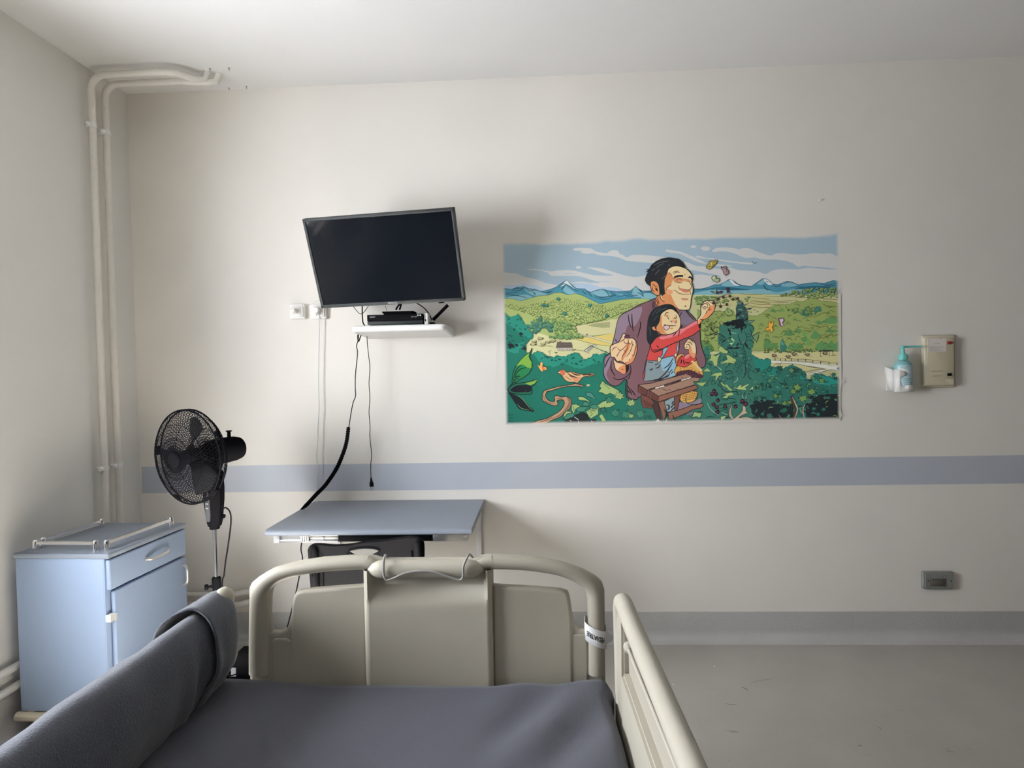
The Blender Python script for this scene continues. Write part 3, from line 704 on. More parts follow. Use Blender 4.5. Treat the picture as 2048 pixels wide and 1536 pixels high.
for s, px in ((-1, 629), (1, 837)):
    top = at(px, 1091 if s < 0 else 1080, Y=CY-0.012)
    xx = top.x
    bm = bmesh.new(); tube(bm, [(xx, CY-0.010, top.z-0.008), (xx, CY-0.014, top.z-0.03), (xx, CY-0.014, 0.60), (xx, CY-0.006, 0.47), (xx-s*0.004, CY-0.02, 0.25), (xx+s*0.01, CY-0.07, 0.006)], [0.008, 0.016, 0.017, 0.015, 0.014, 0.012], 12, smooth=4, ry=None)
    obj('rear_leg', bm, M['chairp'], ch)
    bm = bmesh.new(); tube(bm, [(xx-s*0.030, CY-0.013, top.z-0.045), (xx-s*0.030, CY-0.013, 0.50)], 0.0035, 6); obj('back_rib', bm, M['chairp'], ch)
    bm = bmesh.new(); lathe(bm, [(0, 0), (0.009, 0), (0.009, 0.003), (0.005, 0.003), (0.004, 0.001), (0, 0.001)], 12, Matrix.Translation((xx, CY-0.029, 0.655)) @ Matrix.Rotation(PI/2, 4, 'X')); obj('screw_cap', bm, M['black'], ch)
    bm = bmesh.new(); tube(bm, [(xx-s*0.01, CY+0.42, 0.43), (xx, CY+0.44, 0.22), (xx+s*0.012, CY+0.46, 0.006)], [0.015, 0.014, 0.012], 12, smooth=4); obj('front_leg', bm, M['chairp'], ch)
bm = bmesh.new(); bx(bm, lx+0.01, rx_-0.01, CY+0.0, CY+0.45, 0.425, 0.455, 0.014, 3); obj('seat', bm, M['chairp'], ch)

# ================================================================== bedside cabinet
X0, X1, Y0, Y1 = -2.160, -1.758, -0.885, -0.385
CT = 0.750
n_before = len(COL.objects)
cab = thing('bedside_cabinet', 'light blue bedside cabinet with chrome top rails in the left corner', 'cabinet', ((X0+X1)/2, (Y0+Y1)/2, 0))
bt = 0.022; ZB = 0.098
box_obj('near_side_panel', M['blue'], cab, X0, X1-0.020, Y0, Y0+0.019, ZB, CT-bt, bev=0.001)
box_obj('far_side_panel', M['blue'], cab, X0, X1-0.020, Y1-0.019, Y1, ZB, CT-bt, bev=0.001)
box_obj('back_panel', M['blue'], cab, X0, X0+0.012, Y0+0.019, Y1-0.019, ZB, CT-bt, bev=0.0)
box_obj('bottom_panel', M['blue'], cab, X0+0.012, X1-0.022, Y0+0.019, Y1-0.019, ZB, ZB+0.018, bev=0.0)
box_obj('middle_panel', M['blue'], cab, X0+0.012, X1-0.022, Y0+0.019, Y1-0.019, 0.582, 0.600, bev=0.0)
me = curve_mesh([[tuple(p) for p in fillet([(X0-0.004, Y0-0.006), (X1+0.008, Y0-0.006), (X1+0.008, Y1+0.004), (X0-0.004, Y1+0.004)], [0.003, 0.008, 0.008, 0.003], 4)]], bt/2, 0.007, 3)
me.transform(Matrix.Translation((0, 0, CT-bt/2))); obj('cabinet_top', me, M['bluetop'], cab)
dr = box_obj('drawer', M['blue'], cab, X1-0.014, X1+0.006, Y0+0.004, Y1-0.003, 0.599, CT-bt-0.006, bev=0.006, seg=3)
dm = (Y0+Y1)/2+0.035
bm = bmesh.new(); tube(bm, [(X1+0.006, dm-0.072, 0.663), (X1+0.022, dm-0.064, 0.660), (X1+0.034, dm-0.04, 0.660), (X1+0.036, dm, 0.661), (X1+0.034, dm+0.04, 0.663), (X1+0.022, dm+0.064, 0.666), (X1+0.006, dm+0.072, 0.666)], 0.0075, 10, smooth=4, ry=0.005); obj('drawer_handle', bm, M['silver'], dr)
do = box_obj('door', M['blue'], cab, X1-0.014, X1+0.006, Y0+0.026, Y1-0.003, ZB+0.004, 0.589, bev=0.006, seg=3)
hy = Y1-0.040
bm = bmesh.new(); tube(bm, [(X1+0.005, hy, 0.556), (X1+0.024, hy, 0.553), (X1+0.032, hy, 0.540), (X1+0.033, hy, 0.510), (X1+0.032, hy, 0.480), (X1+0.024, hy, 0.467), (X1+0.005, hy, 0.464)], 0.0065, 10, smooth=4); obj('door_handle', bm, M['silver'], do)
box_obj('front_edge_strip', M['blue'], cab, X1-0.032, X1-0.0155, Y0+0.001, Y0+0.040, ZB, CT-bt, bev=0.001)
bm = bmesh.new(); bx(bm, X1-0.017, X1+0.007, Y0-0.001, Y0+0.028, 0.470, 0.500, 0.003); bx(bm, X1+0.004, X1+0.010, Y0+0.022, Y0+0.032, 0.470, 0.500, 0.001); obj('hinge', bm, M['whitep'], cab)
bm = bmesh.new(); bx(bm, X1-0.022, X1+0.010, Y0-0.001, Y0+0.028, 0.16, 0.198, 0.003); obj('hinge', bm, M['whitep'], cab)
bm = bmesh.new(); tube(bm, [(X0-0.010, Y0-0.008, 0.079), (X1+0.0, Y0-0.008, 0.079)], 0.018, 10)
tube(bm, [(X0+0.01, Y1+0.0, 0.079), (X1+0.0, Y1+0.0, 0.079)], 0.018, 10)
bx(bm, X0+0.03, X0+0.06, Y0, Y1, 0.06, 0.10, 0.003); bx(bm, X1-0.08, X1-0.05, Y0, Y1, 0.06, 0.10, 0.003)
obj('underframe', bm, M['beige'], cab)
for xx in (X0+0.035, X1-0.055):
    for yy in (Y0+0.02, Y1-0.02):
        bm = bmesh.new(); lathe(bm, [(0, -0.01), (0.024, -0.01), (0.025, 0), (0.024, 0.01), (0, 0.01)], 16, Matrix.Translation((xx, yy, 0.026)) @ Matrix.Rotation(PI/2, 4, 'Y'))
        bx(bm, xx-0.013, xx+0.013, yy-0.008, yy+0.008, 0.030, 0.062, 0.003); obj('castor', bm, M['rubber'], cab)
def top_rail(A, B):
    bm = bmesh.new(); A, B = Vector(A), Vector(B)
    zt_ = CT+0.030; d = (B-A).normalized(); n_ = Vector((-d.y, d.x, 0))
    ring = []
    for s_, P in ((0, A), (1, B)):
        ring.append([bm.verts.new(P+n_*a+Vector((0, 0, zt_+b))) for a, b in ((-0.0072, -0.007), (0.0072, -0.007), (0.0072, 0.006), (0, 0.0078), (-0.0072, 0.006))])
    for k in range(5): bm.faces.new((ring[0][k], ring[0][(k+1) % 5], ring[1][(k+1) % 5], ring[1][k]))
    r_ = obj('top_rail', bm, M['chrome'], cab)
    for P, s_ in ((A, 1), (B, -1)):
        bm = bmesh.new()
        lathe(bm, [(0, 0), (0.0125, 0), (0.012, 0.02), (0.0108, 0.037), (0.008, 0.041), (0, 0.0415)], 14, Matrix.Translation((P.x, P.y, CT)))
        tube(bm, [P+d*s_*0.004+Vector((0, 0, zt_-0.004)), P+d*s_*0.016+Vector((0, 0, zt_-0.005)), P+d*s_*0.028+Vector((0, 0, zt_-0.001))], [0.009, 0.006, 0.004], 8)
        obj('rail_post', bm, M['chrome'], r_)
def tp(px, py): q = at(px, py, Z=CT+0.02); return (q.x, q.y, 0)
def tpz(p): return Vector((p[0], p[1], 0))
e = 0.035
top_rail((X0+0.045, Y0+0.05, 0), (X1-0.090, Y0+0.05, 0))
top_rail((X0+0.045, Y0+0.085, 0), (X0+0.045, Y1-0.09, 0))
top_rail((X1-0.045, Y0+0.055, 0), (X1-0.030, Y1-0.055, 0))

# the cabinet stands slightly askew to the wall
_R = Matrix.Translation((X0, Y0, 0)) @ Matrix.Rotation(math.radians(-2.6), 4, 'Z') @ Matrix.Translation((-X0, -Y0, 0))
for o_ in [cab]+list(cab.children_recursive):
    if o_.type == 'MESH': o_.data.transform(_R)

# ================================================================== black box on the floor behind the bed foot
fb = thing('black_floor_box', 'black box with a white label on the floor behind the bed foot, mostly hidden', 'box', (-1.40, -0.34, 0))
box_obj('box_body', M['blackm'], fb, -1.545, -1.25, -0.44, -0.235, 0.0, 0.075, bev=0.006)
box_obj('label', M['white'], fb, -1.508, -1.484, -0.4425, -0.4395, 0.008, 0.060, bev=0.0)
cable('floor_lead', [(-1.56, -0.52, 0.055), (-1.50, -0.47, 0.035), (-1.44, -0.455, 0.05), (-1.36, -0.45, 0.06), (-1.30, -0.46, 0.01)], 0.003, M['black'], 'thin black lead lying across the front of the black floor box')
# crumbs and scuffs on the vinyl floor
for px, py, lab in ((1429, 1333, 'tiny white paint crumb on the floor farther from the bed rail'), (1347, 1369, 'tiny white paint crumb on the floor close to the right bed rail')):
    c = at(px, py, Z=0.002); bm = bmesh.new(); bmesh.ops.create_icosphere(bm, subdivisions=1, radius=0.0042)
    for v in bm.verts: v.co = Vector((v.co.x*1.2, v.co.y, v.co.z*0.5))+c
    tag(obj('paint_crumb', bm, M['whitep']), lab, 'crumb', 'white crumbs on the floor')
M['scuff'] = mat('scuff', (0.17, 0.16, 0.15), 0.6, srgb=False)
for pts, w, lab in (('1484,1374 1490,1377 1497,1381', 0.006, 'short dark scuff blot on the grey floor, end of the long faint streak'),
                    ('1500,1366 1520,1361 1543,1358', 0.0025, 'long faint curved streak on the grey floor'),
                    ('1450,1407 1462,1409 1474,1409', 0.004, 'thin dark double scuff on the grey floor nearest the right bed rail'),
                    ('1757,1454 1762,1458', 0.004, 'small dark fleck on the grey floor far right')):
    P = [at(*[float(q) for q in w_.split(',')], Z=0.0006) for w_ in pts.split()]
    P = catmull(P, 4) if len(P) > 2 else P
    bm = bmesh.new(); n_ = len(P); A = []; B = []
    for i, p_ in enumerate(P):
        d_ = (P[min(i+1, n_-1)]-P[max(i-1, 0)]).normalized(); s_ = Vector((-d_.y, d_.x, 0))*w/2*(0.5+0.5*math.sin(PI*(i+0.5)/n_))
        A.append(bm.verts.new(p_+s_)); B.append(bm.verts.new(p_-s_))
    for i in range(n_-1): bm.faces.new((A[i], A[i+1], B[i+1], B[i]))
    tag(obj('floor_scuff', bm, M['scuff'], smooth=False), lab, 'scuff', 'scuffs on the vinyl floor')
# ================================================================== standing fan
FX, FY = -1.478, -0.60
fan = thing('standing_fan', 'black standing fan with a wire cage on a chrome pole beside the blue cabinet', 'fan', (FX, FY, 0))
bm = bmesh.new(); lathe(bm, [(0, 0), (0.20, 0), (0.205, 0.006), (0.195, 0.014), (0.10, 0.026), (0.03, 0.040), (0.024, 0.07), (0, 0.07)], 40, Matrix.Translation((FX, FY, 0))); obj('base', bm, M['black'], fan)
bm = bmesh.new(); lathe(bm, [(0.0, 0.05), (0.0165, 0.05), (0.0165, 0.50), (0.0195, 0.505), (0.0195, 0.545), (0.016, 0.552), (0.0, 0.552)], 20, Matrix.Translation((FX, FY, 0))); obj('lower_tube', bm, M['black'], fan)
bm = bmesh.new(); tube(bm, [(FX-0.015, FY-0.008, 0.512), (FX-0.030, FY-0.014, 0.512), (FX-0.032, FY-0.015, 0.512), (FX-0.044, FY-0.020, 0.512)], [0.006, 0.006, 0.013, 0.012], 12); obj('clamp_knob', bm, M['black'], fan)
bm = bmesh.new(); lathe(bm, [(0, 0.54), (0.0098, 0.54), (0.0098, 0.82), (0, 0.82)], 18, Matrix.Translation((FX, FY, 0))); obj('chrome_pole', bm, M['chrome'], fan)
bm = bmesh.new(); lathe(bm, [(0.0, 0.770), (0.021, 0.770), (0.022, 0.776), (0.020, 0.79), (0.0, 0.79)], 20, Matrix.Translation((FX, FY, 0))); obj('pole_ring', bm, M['black'], fan)
# control box: faceted, wider at the top
bm = bmesh.new()
secs = [(0.783, 0.024, 0.022), (0.81, 0.030, 0.026), (0.90, 0.038, 0.031), (0.955, 0.039, 0.033), (0.99, 0.037, 0.032), (1.03, 0.035, 0.030)]
rings = []
for z, a, b in secs:
    rings.append([bm.verts.new((FX+x*a, FY+y*b, z)) for x, y in ((-0.55, -1.0), (0.0, -1.18), (0.55, -1.0), (1, -0.6), (1, 0.7), (0.5, 1), (-0.5, 1), (-1, 0.7), (-1, -0.6))])
for A, B in zip(rings[:-1], rings[1:]):
    for k in range(9): bm.faces.new((A[k], A[(k+1) % 9], B[(k+1) % 9], B[k]))
bm.faces.new(rings[0][::-1]); bm.faces.new(rings[-1])
obj('control_box', bm, M['black'], fan, angle=25)
FD = Vector((-0.38, -0.92, -0.03)).normalized()       # where the fan looks
fr_ = FD.cross(Vector((0, 0, 1))).normalized(); fu = fr_.cross(FD).normalized()
pn = []
cbn = Vector((-0.35, -0.93, 0)); cr_ = Vector((0.93, -0.35, 0))
def panel_pt(u, z): return Vector((FX, FY, 0))+cbn*0.037+cr_*u+Vector((0, 0, z))
bm = bmesh.new()
P = [(-0.006, 0.81), (0.006, 0.81), (0.012, 0.84), (0.013, 0.93), (0.009, 0.955), (-0.009, 0.955), (-0.013, 0.93), (-0.012, 0.84)]
fr0 = [bm.verts.new(panel_pt(u, z)) for u, z in P]; fr1 = [bm.verts.new(panel_pt(u, z)-cbn*0.012) for u, z in P]
bm.faces.new(fr0)
for k in range(8): bm.faces.new((fr0[k], fr0[(k+1) % 8], fr1[(k+1) % 8], fr1[k]))
M['cpanel'] = mat('control_panel_grey', (0.06, 0.063, 0.07), 0.3, srgb=False)
pan = obj('control_panel', bm, M['cpanel'], fan, smooth=False)
for k, z in enumerate((0.870, 0.890)):
    for u in (-0.004, 0.004):
        bm = bmesh.new(); c = panel_pt(u, z)+cbn*0.001
        lathe(bm, [(0, 0.0015), (0.0030, 0.001), (0.0030, -0.001), (0, -0.001)], 10, Matrix.Translation(c) @ cbn.to_track_quat('Z', 'Y').to_matrix().to_4x4()); obj('button', bm, M['lprint'], pan)
# neck and motor
PV = Vector((FX+0.026, FY+0.012, 1.118))
bm = bmesh.new()
tube(bm, [(FX, FY, 0.99), (FX+0.002, FY, 1.02), (FX+0.006, FY+0.004, 1.06), tuple(PV)], [0.033, 0.030, 0.034, 0.042], 14, smooth=4); obj('neck', bm, M['black'], fan)
QF = FD.to_track_quat('Z', 'Y').to_matrix().to_4x4()
def fm(d=0.0): return Matrix.Translation(PV+FD*d) @ QF
bm = bmesh.new(); lathe(bm, [(0, -0.125), (0.030, -0.122), (0.050, -0.105), (0.056, -0.080), (0.057, -0.045), (0.058, -0.043), (0.058, 0.02), (0.050, 0.060), (0.044, 0.075), (0, 0.078)], 28, fm()); obj('motor_housing', bm, M['black'], fan)
kp = PV-FD*0.055+fu*0.052
bm = bmesh.new(); lathe(bm, [(0, 0), (0.0085, 0), (0.0075, 0.018), (0.0075, 0.028), (0.0130, 0.030), (0.0130, 0.034), (0, 0.035)], 14, Matrix.Translation(kp)); obj('oscillation_knob', bm, M['black'], fan)
# cage
RC = 0.202; CD = 0.150        # rim radius, rim distance in front of the pivot
def cage_pt(rad, ang, d): return PV+FD*d+(fr_*math.cos(ang)+fu*math.sin(ang))*rad
def front_prof(t):  # t 0 hub..1 rim
    r_ = 0.030+(RC-0.030)*t
    return r_, CD+0.012+0.058*(1-t**2.2)**0.75 if t < 1 else CD+0.012
def rear_prof(t):
    r_ = 0.050+(RC-0.050)*t
    return r_, CD-0.012-0.070*(1-t**2.4)**0.75 if t < 1 else CD-0.012
for nm, pf in (('rear_grille', rear_prof), ('front_grille', front_prof)):
    bm = bmesh.new(); NW = 76
    for s_ in (1, -1):
        for k in range(NW):
            pts = []
            for j in range(10):
                t = j/9; r_, d_ = pf(t); pts.append(cage_pt(r_, 2*PI*k/NW+s_*0.62*t, d_))
            tube(bm, pts, 0.00120, 3, caps=False)
    for t in ((0.0, 0.33, 0.66) if nm == 'front_grille' else (0.0, 0.4, 0.75)):
        r_, d_ = pf(t); tube(bm, [cage_pt(r_, 2*PI*k/48, d_) for k in range(48)], 0.0014, 5, closed=True)
    g = obj(nm, bm, M['black'], fan)
    bm = bmesh.new(); dd = CD+0.012 if nm == 'front_grille' else CD-0.012
    tube(bm, [cage_pt(RC, 2*PI*k/64, dd) for k in range(64)], 0.0034, 8, closed=True); obj('grille_ring', bm, M['black'], g)
bm = bmesh.new()
for k in range(64):
    pass
A = [bm.verts.new(cage_pt(RC+0.0035, 2*PI*k/64, CD+0.010)) for k in range(64)]; B = [bm.verts.new(cage_pt(RC+0.0035, 2*PI*k/64, CD-0.010)) for k in range(64)]
for k in range(64): bm.faces.new((A[k], A[(k+1) % 64], B[(k+1) % 64], B[k]))
# rim is a set of thin lugs, not a closed band
bmesh.ops.delete(bm, geom=[f for i, f in enumerate(bm.faces[:]) if i % 13 > 1], context='FACES')
rm = obj('rim_clips', bm, M['black'], fan); md = rm.modifiers.new('t', 'SOLIDIFY'); md.thickness = 0.003
bm = bmesh.new(); lathe(bm, [(0, 0.218), (0.028, 0.216), (0.034, 0.210), (0.034, 0.206), (0, 0.206)], 24, fm(0.014)); obj('grille_badge', bm, M['black'], fan)
bm = bmesh.new(); lathe(bm, [(0, 0.190), (0.022, 0.188), (0.032, 0.175), (0.034, 0.12), (0.034, 0.085), (0, 0.085)], 24, fm()); obj('hub', bm, M['blackm'], fan)
M['blade'] = mat('smoked_blade', (0.008, 0.008, 0.009), 0.6, srgb=False, spec=0.1)
for b_ in range(3):
    bm = bmesh.new(); a0 = math.radians(97+120*b_)
    grid = []
    for i in range(9):
        t = i/8; rad = 0.030+0.145*t
        wdt = 0.20+0.52*math.sin(min(1, t*1.15)*PI*0.62)*(1-0.35*t)
        row = []
        for j in range(7):
            u = j/6-0.5
            row.append(bm.verts.new(cage_pt(rad*(1-0.05*(2*u)**2*t), a0+u*wdt*1.5+0.25*t, 0.148+u*0.050*(1-0.3*t))))
        grid.append(row)
    for i in range(8):
        for j in range(6): bm.faces.new((grid[i][j], grid[i][j+1], grid[i+1][j+1], grid[i+1][j]))
    o = obj('blade', bm, M['blade'], fan); md = o.modifiers.new('t', 'SOLIDIFY'); md.thickness = 0.002
bm = bmesh.new(); tube(bm, [(FX+0.025, FY+0.02, 0.85), (FX+0.045, FY+0.015, 0.862), (FX+0.068, FY+0.01, 0.84), (FX+0.072, FY+0.005, 0.79), (FX+0.060, FY, 0.70), (FX+0.045, FY, 0.62), (FX+0.036, FY, 0.56), (FX+0.026, FY, 0.50), (FX+0.030, FY, 0.2), (FX+0.05, FY+0.02, 0.045)], 0.0033, 8, smooth=6); obj('power_cord', bm, M['blackm'], fan)
bm = bmesh.new(); tube(bm, [(FX+0.02, FY+0.016, 0.825), (FX+0.040, FY+0.008, 0.825)], [0.006, 0.010], 10); obj('height_knob', bm, M['black'], fan)

# ================================================================== hospital bed
BY = -1.60
bed = thing('hospital_bed', 'beige plastic hospital bed with curved foot board and side rails', 'bed', (-0.335, -2.6, 0))
def G(px, py, Y=BY): q = at(px, py, Y=Y); return (q.x, q.z)
def GL(s, Y=BY): return [G(*[float(v) for v in w.split(',')], Y=Y) for w in s.split()]
# board: outer outline, two grip openings
outer = GL('499,1300 499,1240 499,1176 504,1165 517,1154 547,1136 595,1123 647,1115 703,1111.5 736,1110 752,1113 765,1117 850,1116.5 945,1117 958,1113 973,1109.5 1018,1110.5 1074,1114 1126,1124.5 1166,1139 1192,1153 1204,1164 1209,1180 1210,1240 1210,1300')
xl_, xr_ = outer[0][0], outer[-1][0]
outer = outer + [(xr_, 0.36), (xl_, 0.36)]
hl = GL('729,1137.5 690,1139 647,1142 620,1146 595,1150.5 570,1158 554,1167 545,1178 542,1192 541,1225 545,1262 560,1263 573,1257 580,1248 584,1225 588,1195 592,1184 602,1180 628,1176.5 680,1172.5 729,1169')
hr = GL('986.5,1137.5 1037,1138 1075,1140 1111,1145 1148,1156 1163,1166 1172,1180 1175,1200 1175,1250 1168,1256 1156,1256 1148,1246 1144,1222 1140,1193 1136,1183 1122,1178 1080,1174.5 1037,1172 986.5,1169')
def linr(P): return [(p[0], p[1]) for p in P]
me = xz_mesh(curve_mesh([linr(outer), linr(hl), linr(hr)], 0.014, 0.0105, 4), BY+0.006)
obj('foot_board', me, M['bedp'], bed, angle=50)
# raised tubular frame along the left and right outer edges
def ftube(s, radii, name='frame_tube', up=(0, 1, 0), ry=None, y=BY-0.002):
    P = [Vector((a, y, b)) for a, b in GL(s, BY)]
    bm = bmesh.new(); tube(bm, P, radii, 16, smooth=5, up=up, ry=ry); return obj(name, bm, M['bedp'], bed, angle=60)
# radii: first = along Y (up vector), ry = across
zc0 = [(520, 1345), (520, 1290), (520.5, 1240), (521, 1195), (524, 1178), (534, 1163), (552, 1150), (575, 1141.5), (600, 1136.5), (650, 1129), (705, 1125), (739, 1124)]
w0 = [0.029, 0.029, 0.029, 0.0280, 0.0265, 0.0235, 0.0210, 0.0195, 0.0185, 0.0180, 0.0185, 0.0190]
P = [Vector((G(*q)[0], BY-0.004, G(*q)[1])) for q in zc0]
bm = bmesh.new(); tube(bm, P, [0.021]*len(P), 18, smooth=5, up=(0, 1, 0), ry=sum([[w0[i]+(w0[i+1]-w0[i])*k/5 for k in range(5)] for i in range(len(w0)-1)], [])+[w0[-1]])
obj('left_frame_tube', bm, M['bedp'], bed, angle=60)
zc1 = [(1192, 1345), (1192, 1290), (1192, 1240), (1191, 1195), (1187, 1178), (1177, 1164), (1158, 1151), (1136, 1141.5), (1110, 1134.5), (1060, 1127), (1010, 1124), (976, 1123.5)]
w1 = [0.0225, 0.0225, 0.0225, 0.0225, 0.0225, 0.0220, 0.0205, 0.0195, 0.0185, 0.0180, 0.0185, 0.0190]
P = [Vector((G(*q)[0], BY-0.004, G(*q)[1])) for q in zc1]
bm = bmesh.new(); tube(bm, P, [0.021]*len(P), 18, smooth=5, up=(0, 1, 0), ry=sum([[w1[i]+(w1[i+1]-w1[i])*k/5 for k in range(5)] for i in range(len(w1)-1)], [])+[w1[-1]])
obj('right_frame_tube', bm, M['bedp'], bed, angle=60)
# wing panels, slightly cushioned
for nm, s in (('left_wing_panel', '583,1345 584,1240 587,1205 590,1190 596,1182 610,1177.5 680,1172 734,1169 734,1350'), ('right_wing_panel', '1146,1345 1145,1240 1141,1205 1138,1190 1132,1181 1118,1177 1060,1172.5 987,1169 987,1350')):
    Pp = GL(s); Pp[0] = (Pp[0][0], 0.40); Pp[-1] = (Pp[-1][0], 0.40)
    me = xz_mesh(curve_mesh([Pp], 0.010, 0.009, 4), BY-0.004); obj(nm, me, M['bedp'], bed, angle=60)
# small outer foot panels under the openings
for nm, s in (('left_foot_panel', '545,1345 545,1282 552,1273 575,1272 596,1283 598,1345'), ('right_foot_panel', '1135,1345 1135,1272 1142,1265 1168,1264 1176,1272 1176,1345')):
    Pp = GL(s); Pp[0] = (Pp[0][0], 0.40); Pp[-1] = (Pp[-1][0], 0.40)
    me = xz_mesh(curve_mesh([Pp], 0.008, 0.007, 4), BY-0.003); obj(nm, me, M['bedp'], bed, angle=60)
# centre panel, proud, with a scooped top under the grip roll
xa_, za_ = G(735, 1200); xb_, _ = G(985, 1200)
bm = bmesh.new()
prof = [(0.40, 0.034), (0.78, 0.033)] + [(G(850, y)[1], d) for y, d in ((1204, 0.033), (1196, 0.0305), (1188, 0.026), (1178, 0.019), (1168, 0.012), (1158, 0.010), (1146, 0.012), (1134, 0.010))]
cols = [(0, -0.030), (0.0, -0.006), (0.012, 0.0), (0.020, 0.0015), (0.985, 0.0015), (0.99, 0.0), (1.0, -0.004), (1.0, -0.030)]
xs = [xa_-0.001, xa_-0.001, xa_+0.010, xa_+0.022, xb_-0.022, xb_-0.010, xb_+0.001, xb_+0.001]
dsc = [None, -0.007, 0.0, 0.0, 0.0, 0.0, -0.007, None]
grid = []
for z, d in prof:
    row = []
    for i, x in enumerate(xs):
        dd = d
        if i in (1, 2, 5, 6): dd = max(d, 0.033)+0.001     # side ribs keep full depth
        yy = BY-0.004+0.0 if dsc[i] is None else BY-(dd+dsc[i])
        row.append(bm.verts.new((x, yy, z)))
    grid.append(row)
for i in range(len(grid)-1):
    for j in range(len(xs)-1): bm.faces.new((grid[i][j], grid[i][j+1], grid[i+1][j+1], grid[i+1][j]))
bmesh.ops.subdivide_edges(bm, edges=bm.edges[:], cuts=1, use_grid_fill=True)
obj('centre_panel', bm, M['bedp'], bed, angle=60)
# grip roll across the centre, with pointed shoulders
gx0, gx1 = G(742, 1133), G(966, 1133)
gz = G(850, 1132)[1]
bm = bmesh.new()
n = 24; P = []; Ra = []; Rb = []
for k in range(n+1):
    t = k/n; x = gx0[0]+(gx1[0]-gx0[0])*t
    e_ = min(t, 1-t)
    sh = min(1, e_/0.10)
    P.append(Vector((x, BY-0.014-0.010*sh, gz-0.004*(1-sh)))); Ra.append(0.010+0.012*sh**0.6); Rb.append(0.008+0.0165*sh**0.6)
tube(bm, P, Ra, 18, up=(0, 1, 0), ry=Rb); obj('grip_roll', bm, M['bedp2'], bed, angle=60)
for s, q in ((1, (738, 1124)), (-1, (976, 1123))):
    a = G(*q); b = G(q[0]+s*24, 1133)
    bm = bmesh.new(); tube(bm, [(a[0]-s*0.012, BY-0.004, a[1]), (a[0]+s*0.006, BY-0.006, a[1]-0.001), (a[0]+s*0.024, BY-0.008, a[1]-0.007), (a[0]+s*0.040, BY-0.008, a[1]-0.014)], [0.021, 0.020, 0.016, 0.007], 16, up=(0, 1, 0), ry=[0.019, 0.0185, 0.013, 0.006]); obj('grip_shoulder', bm, M['bedp'], bed, angle=60)
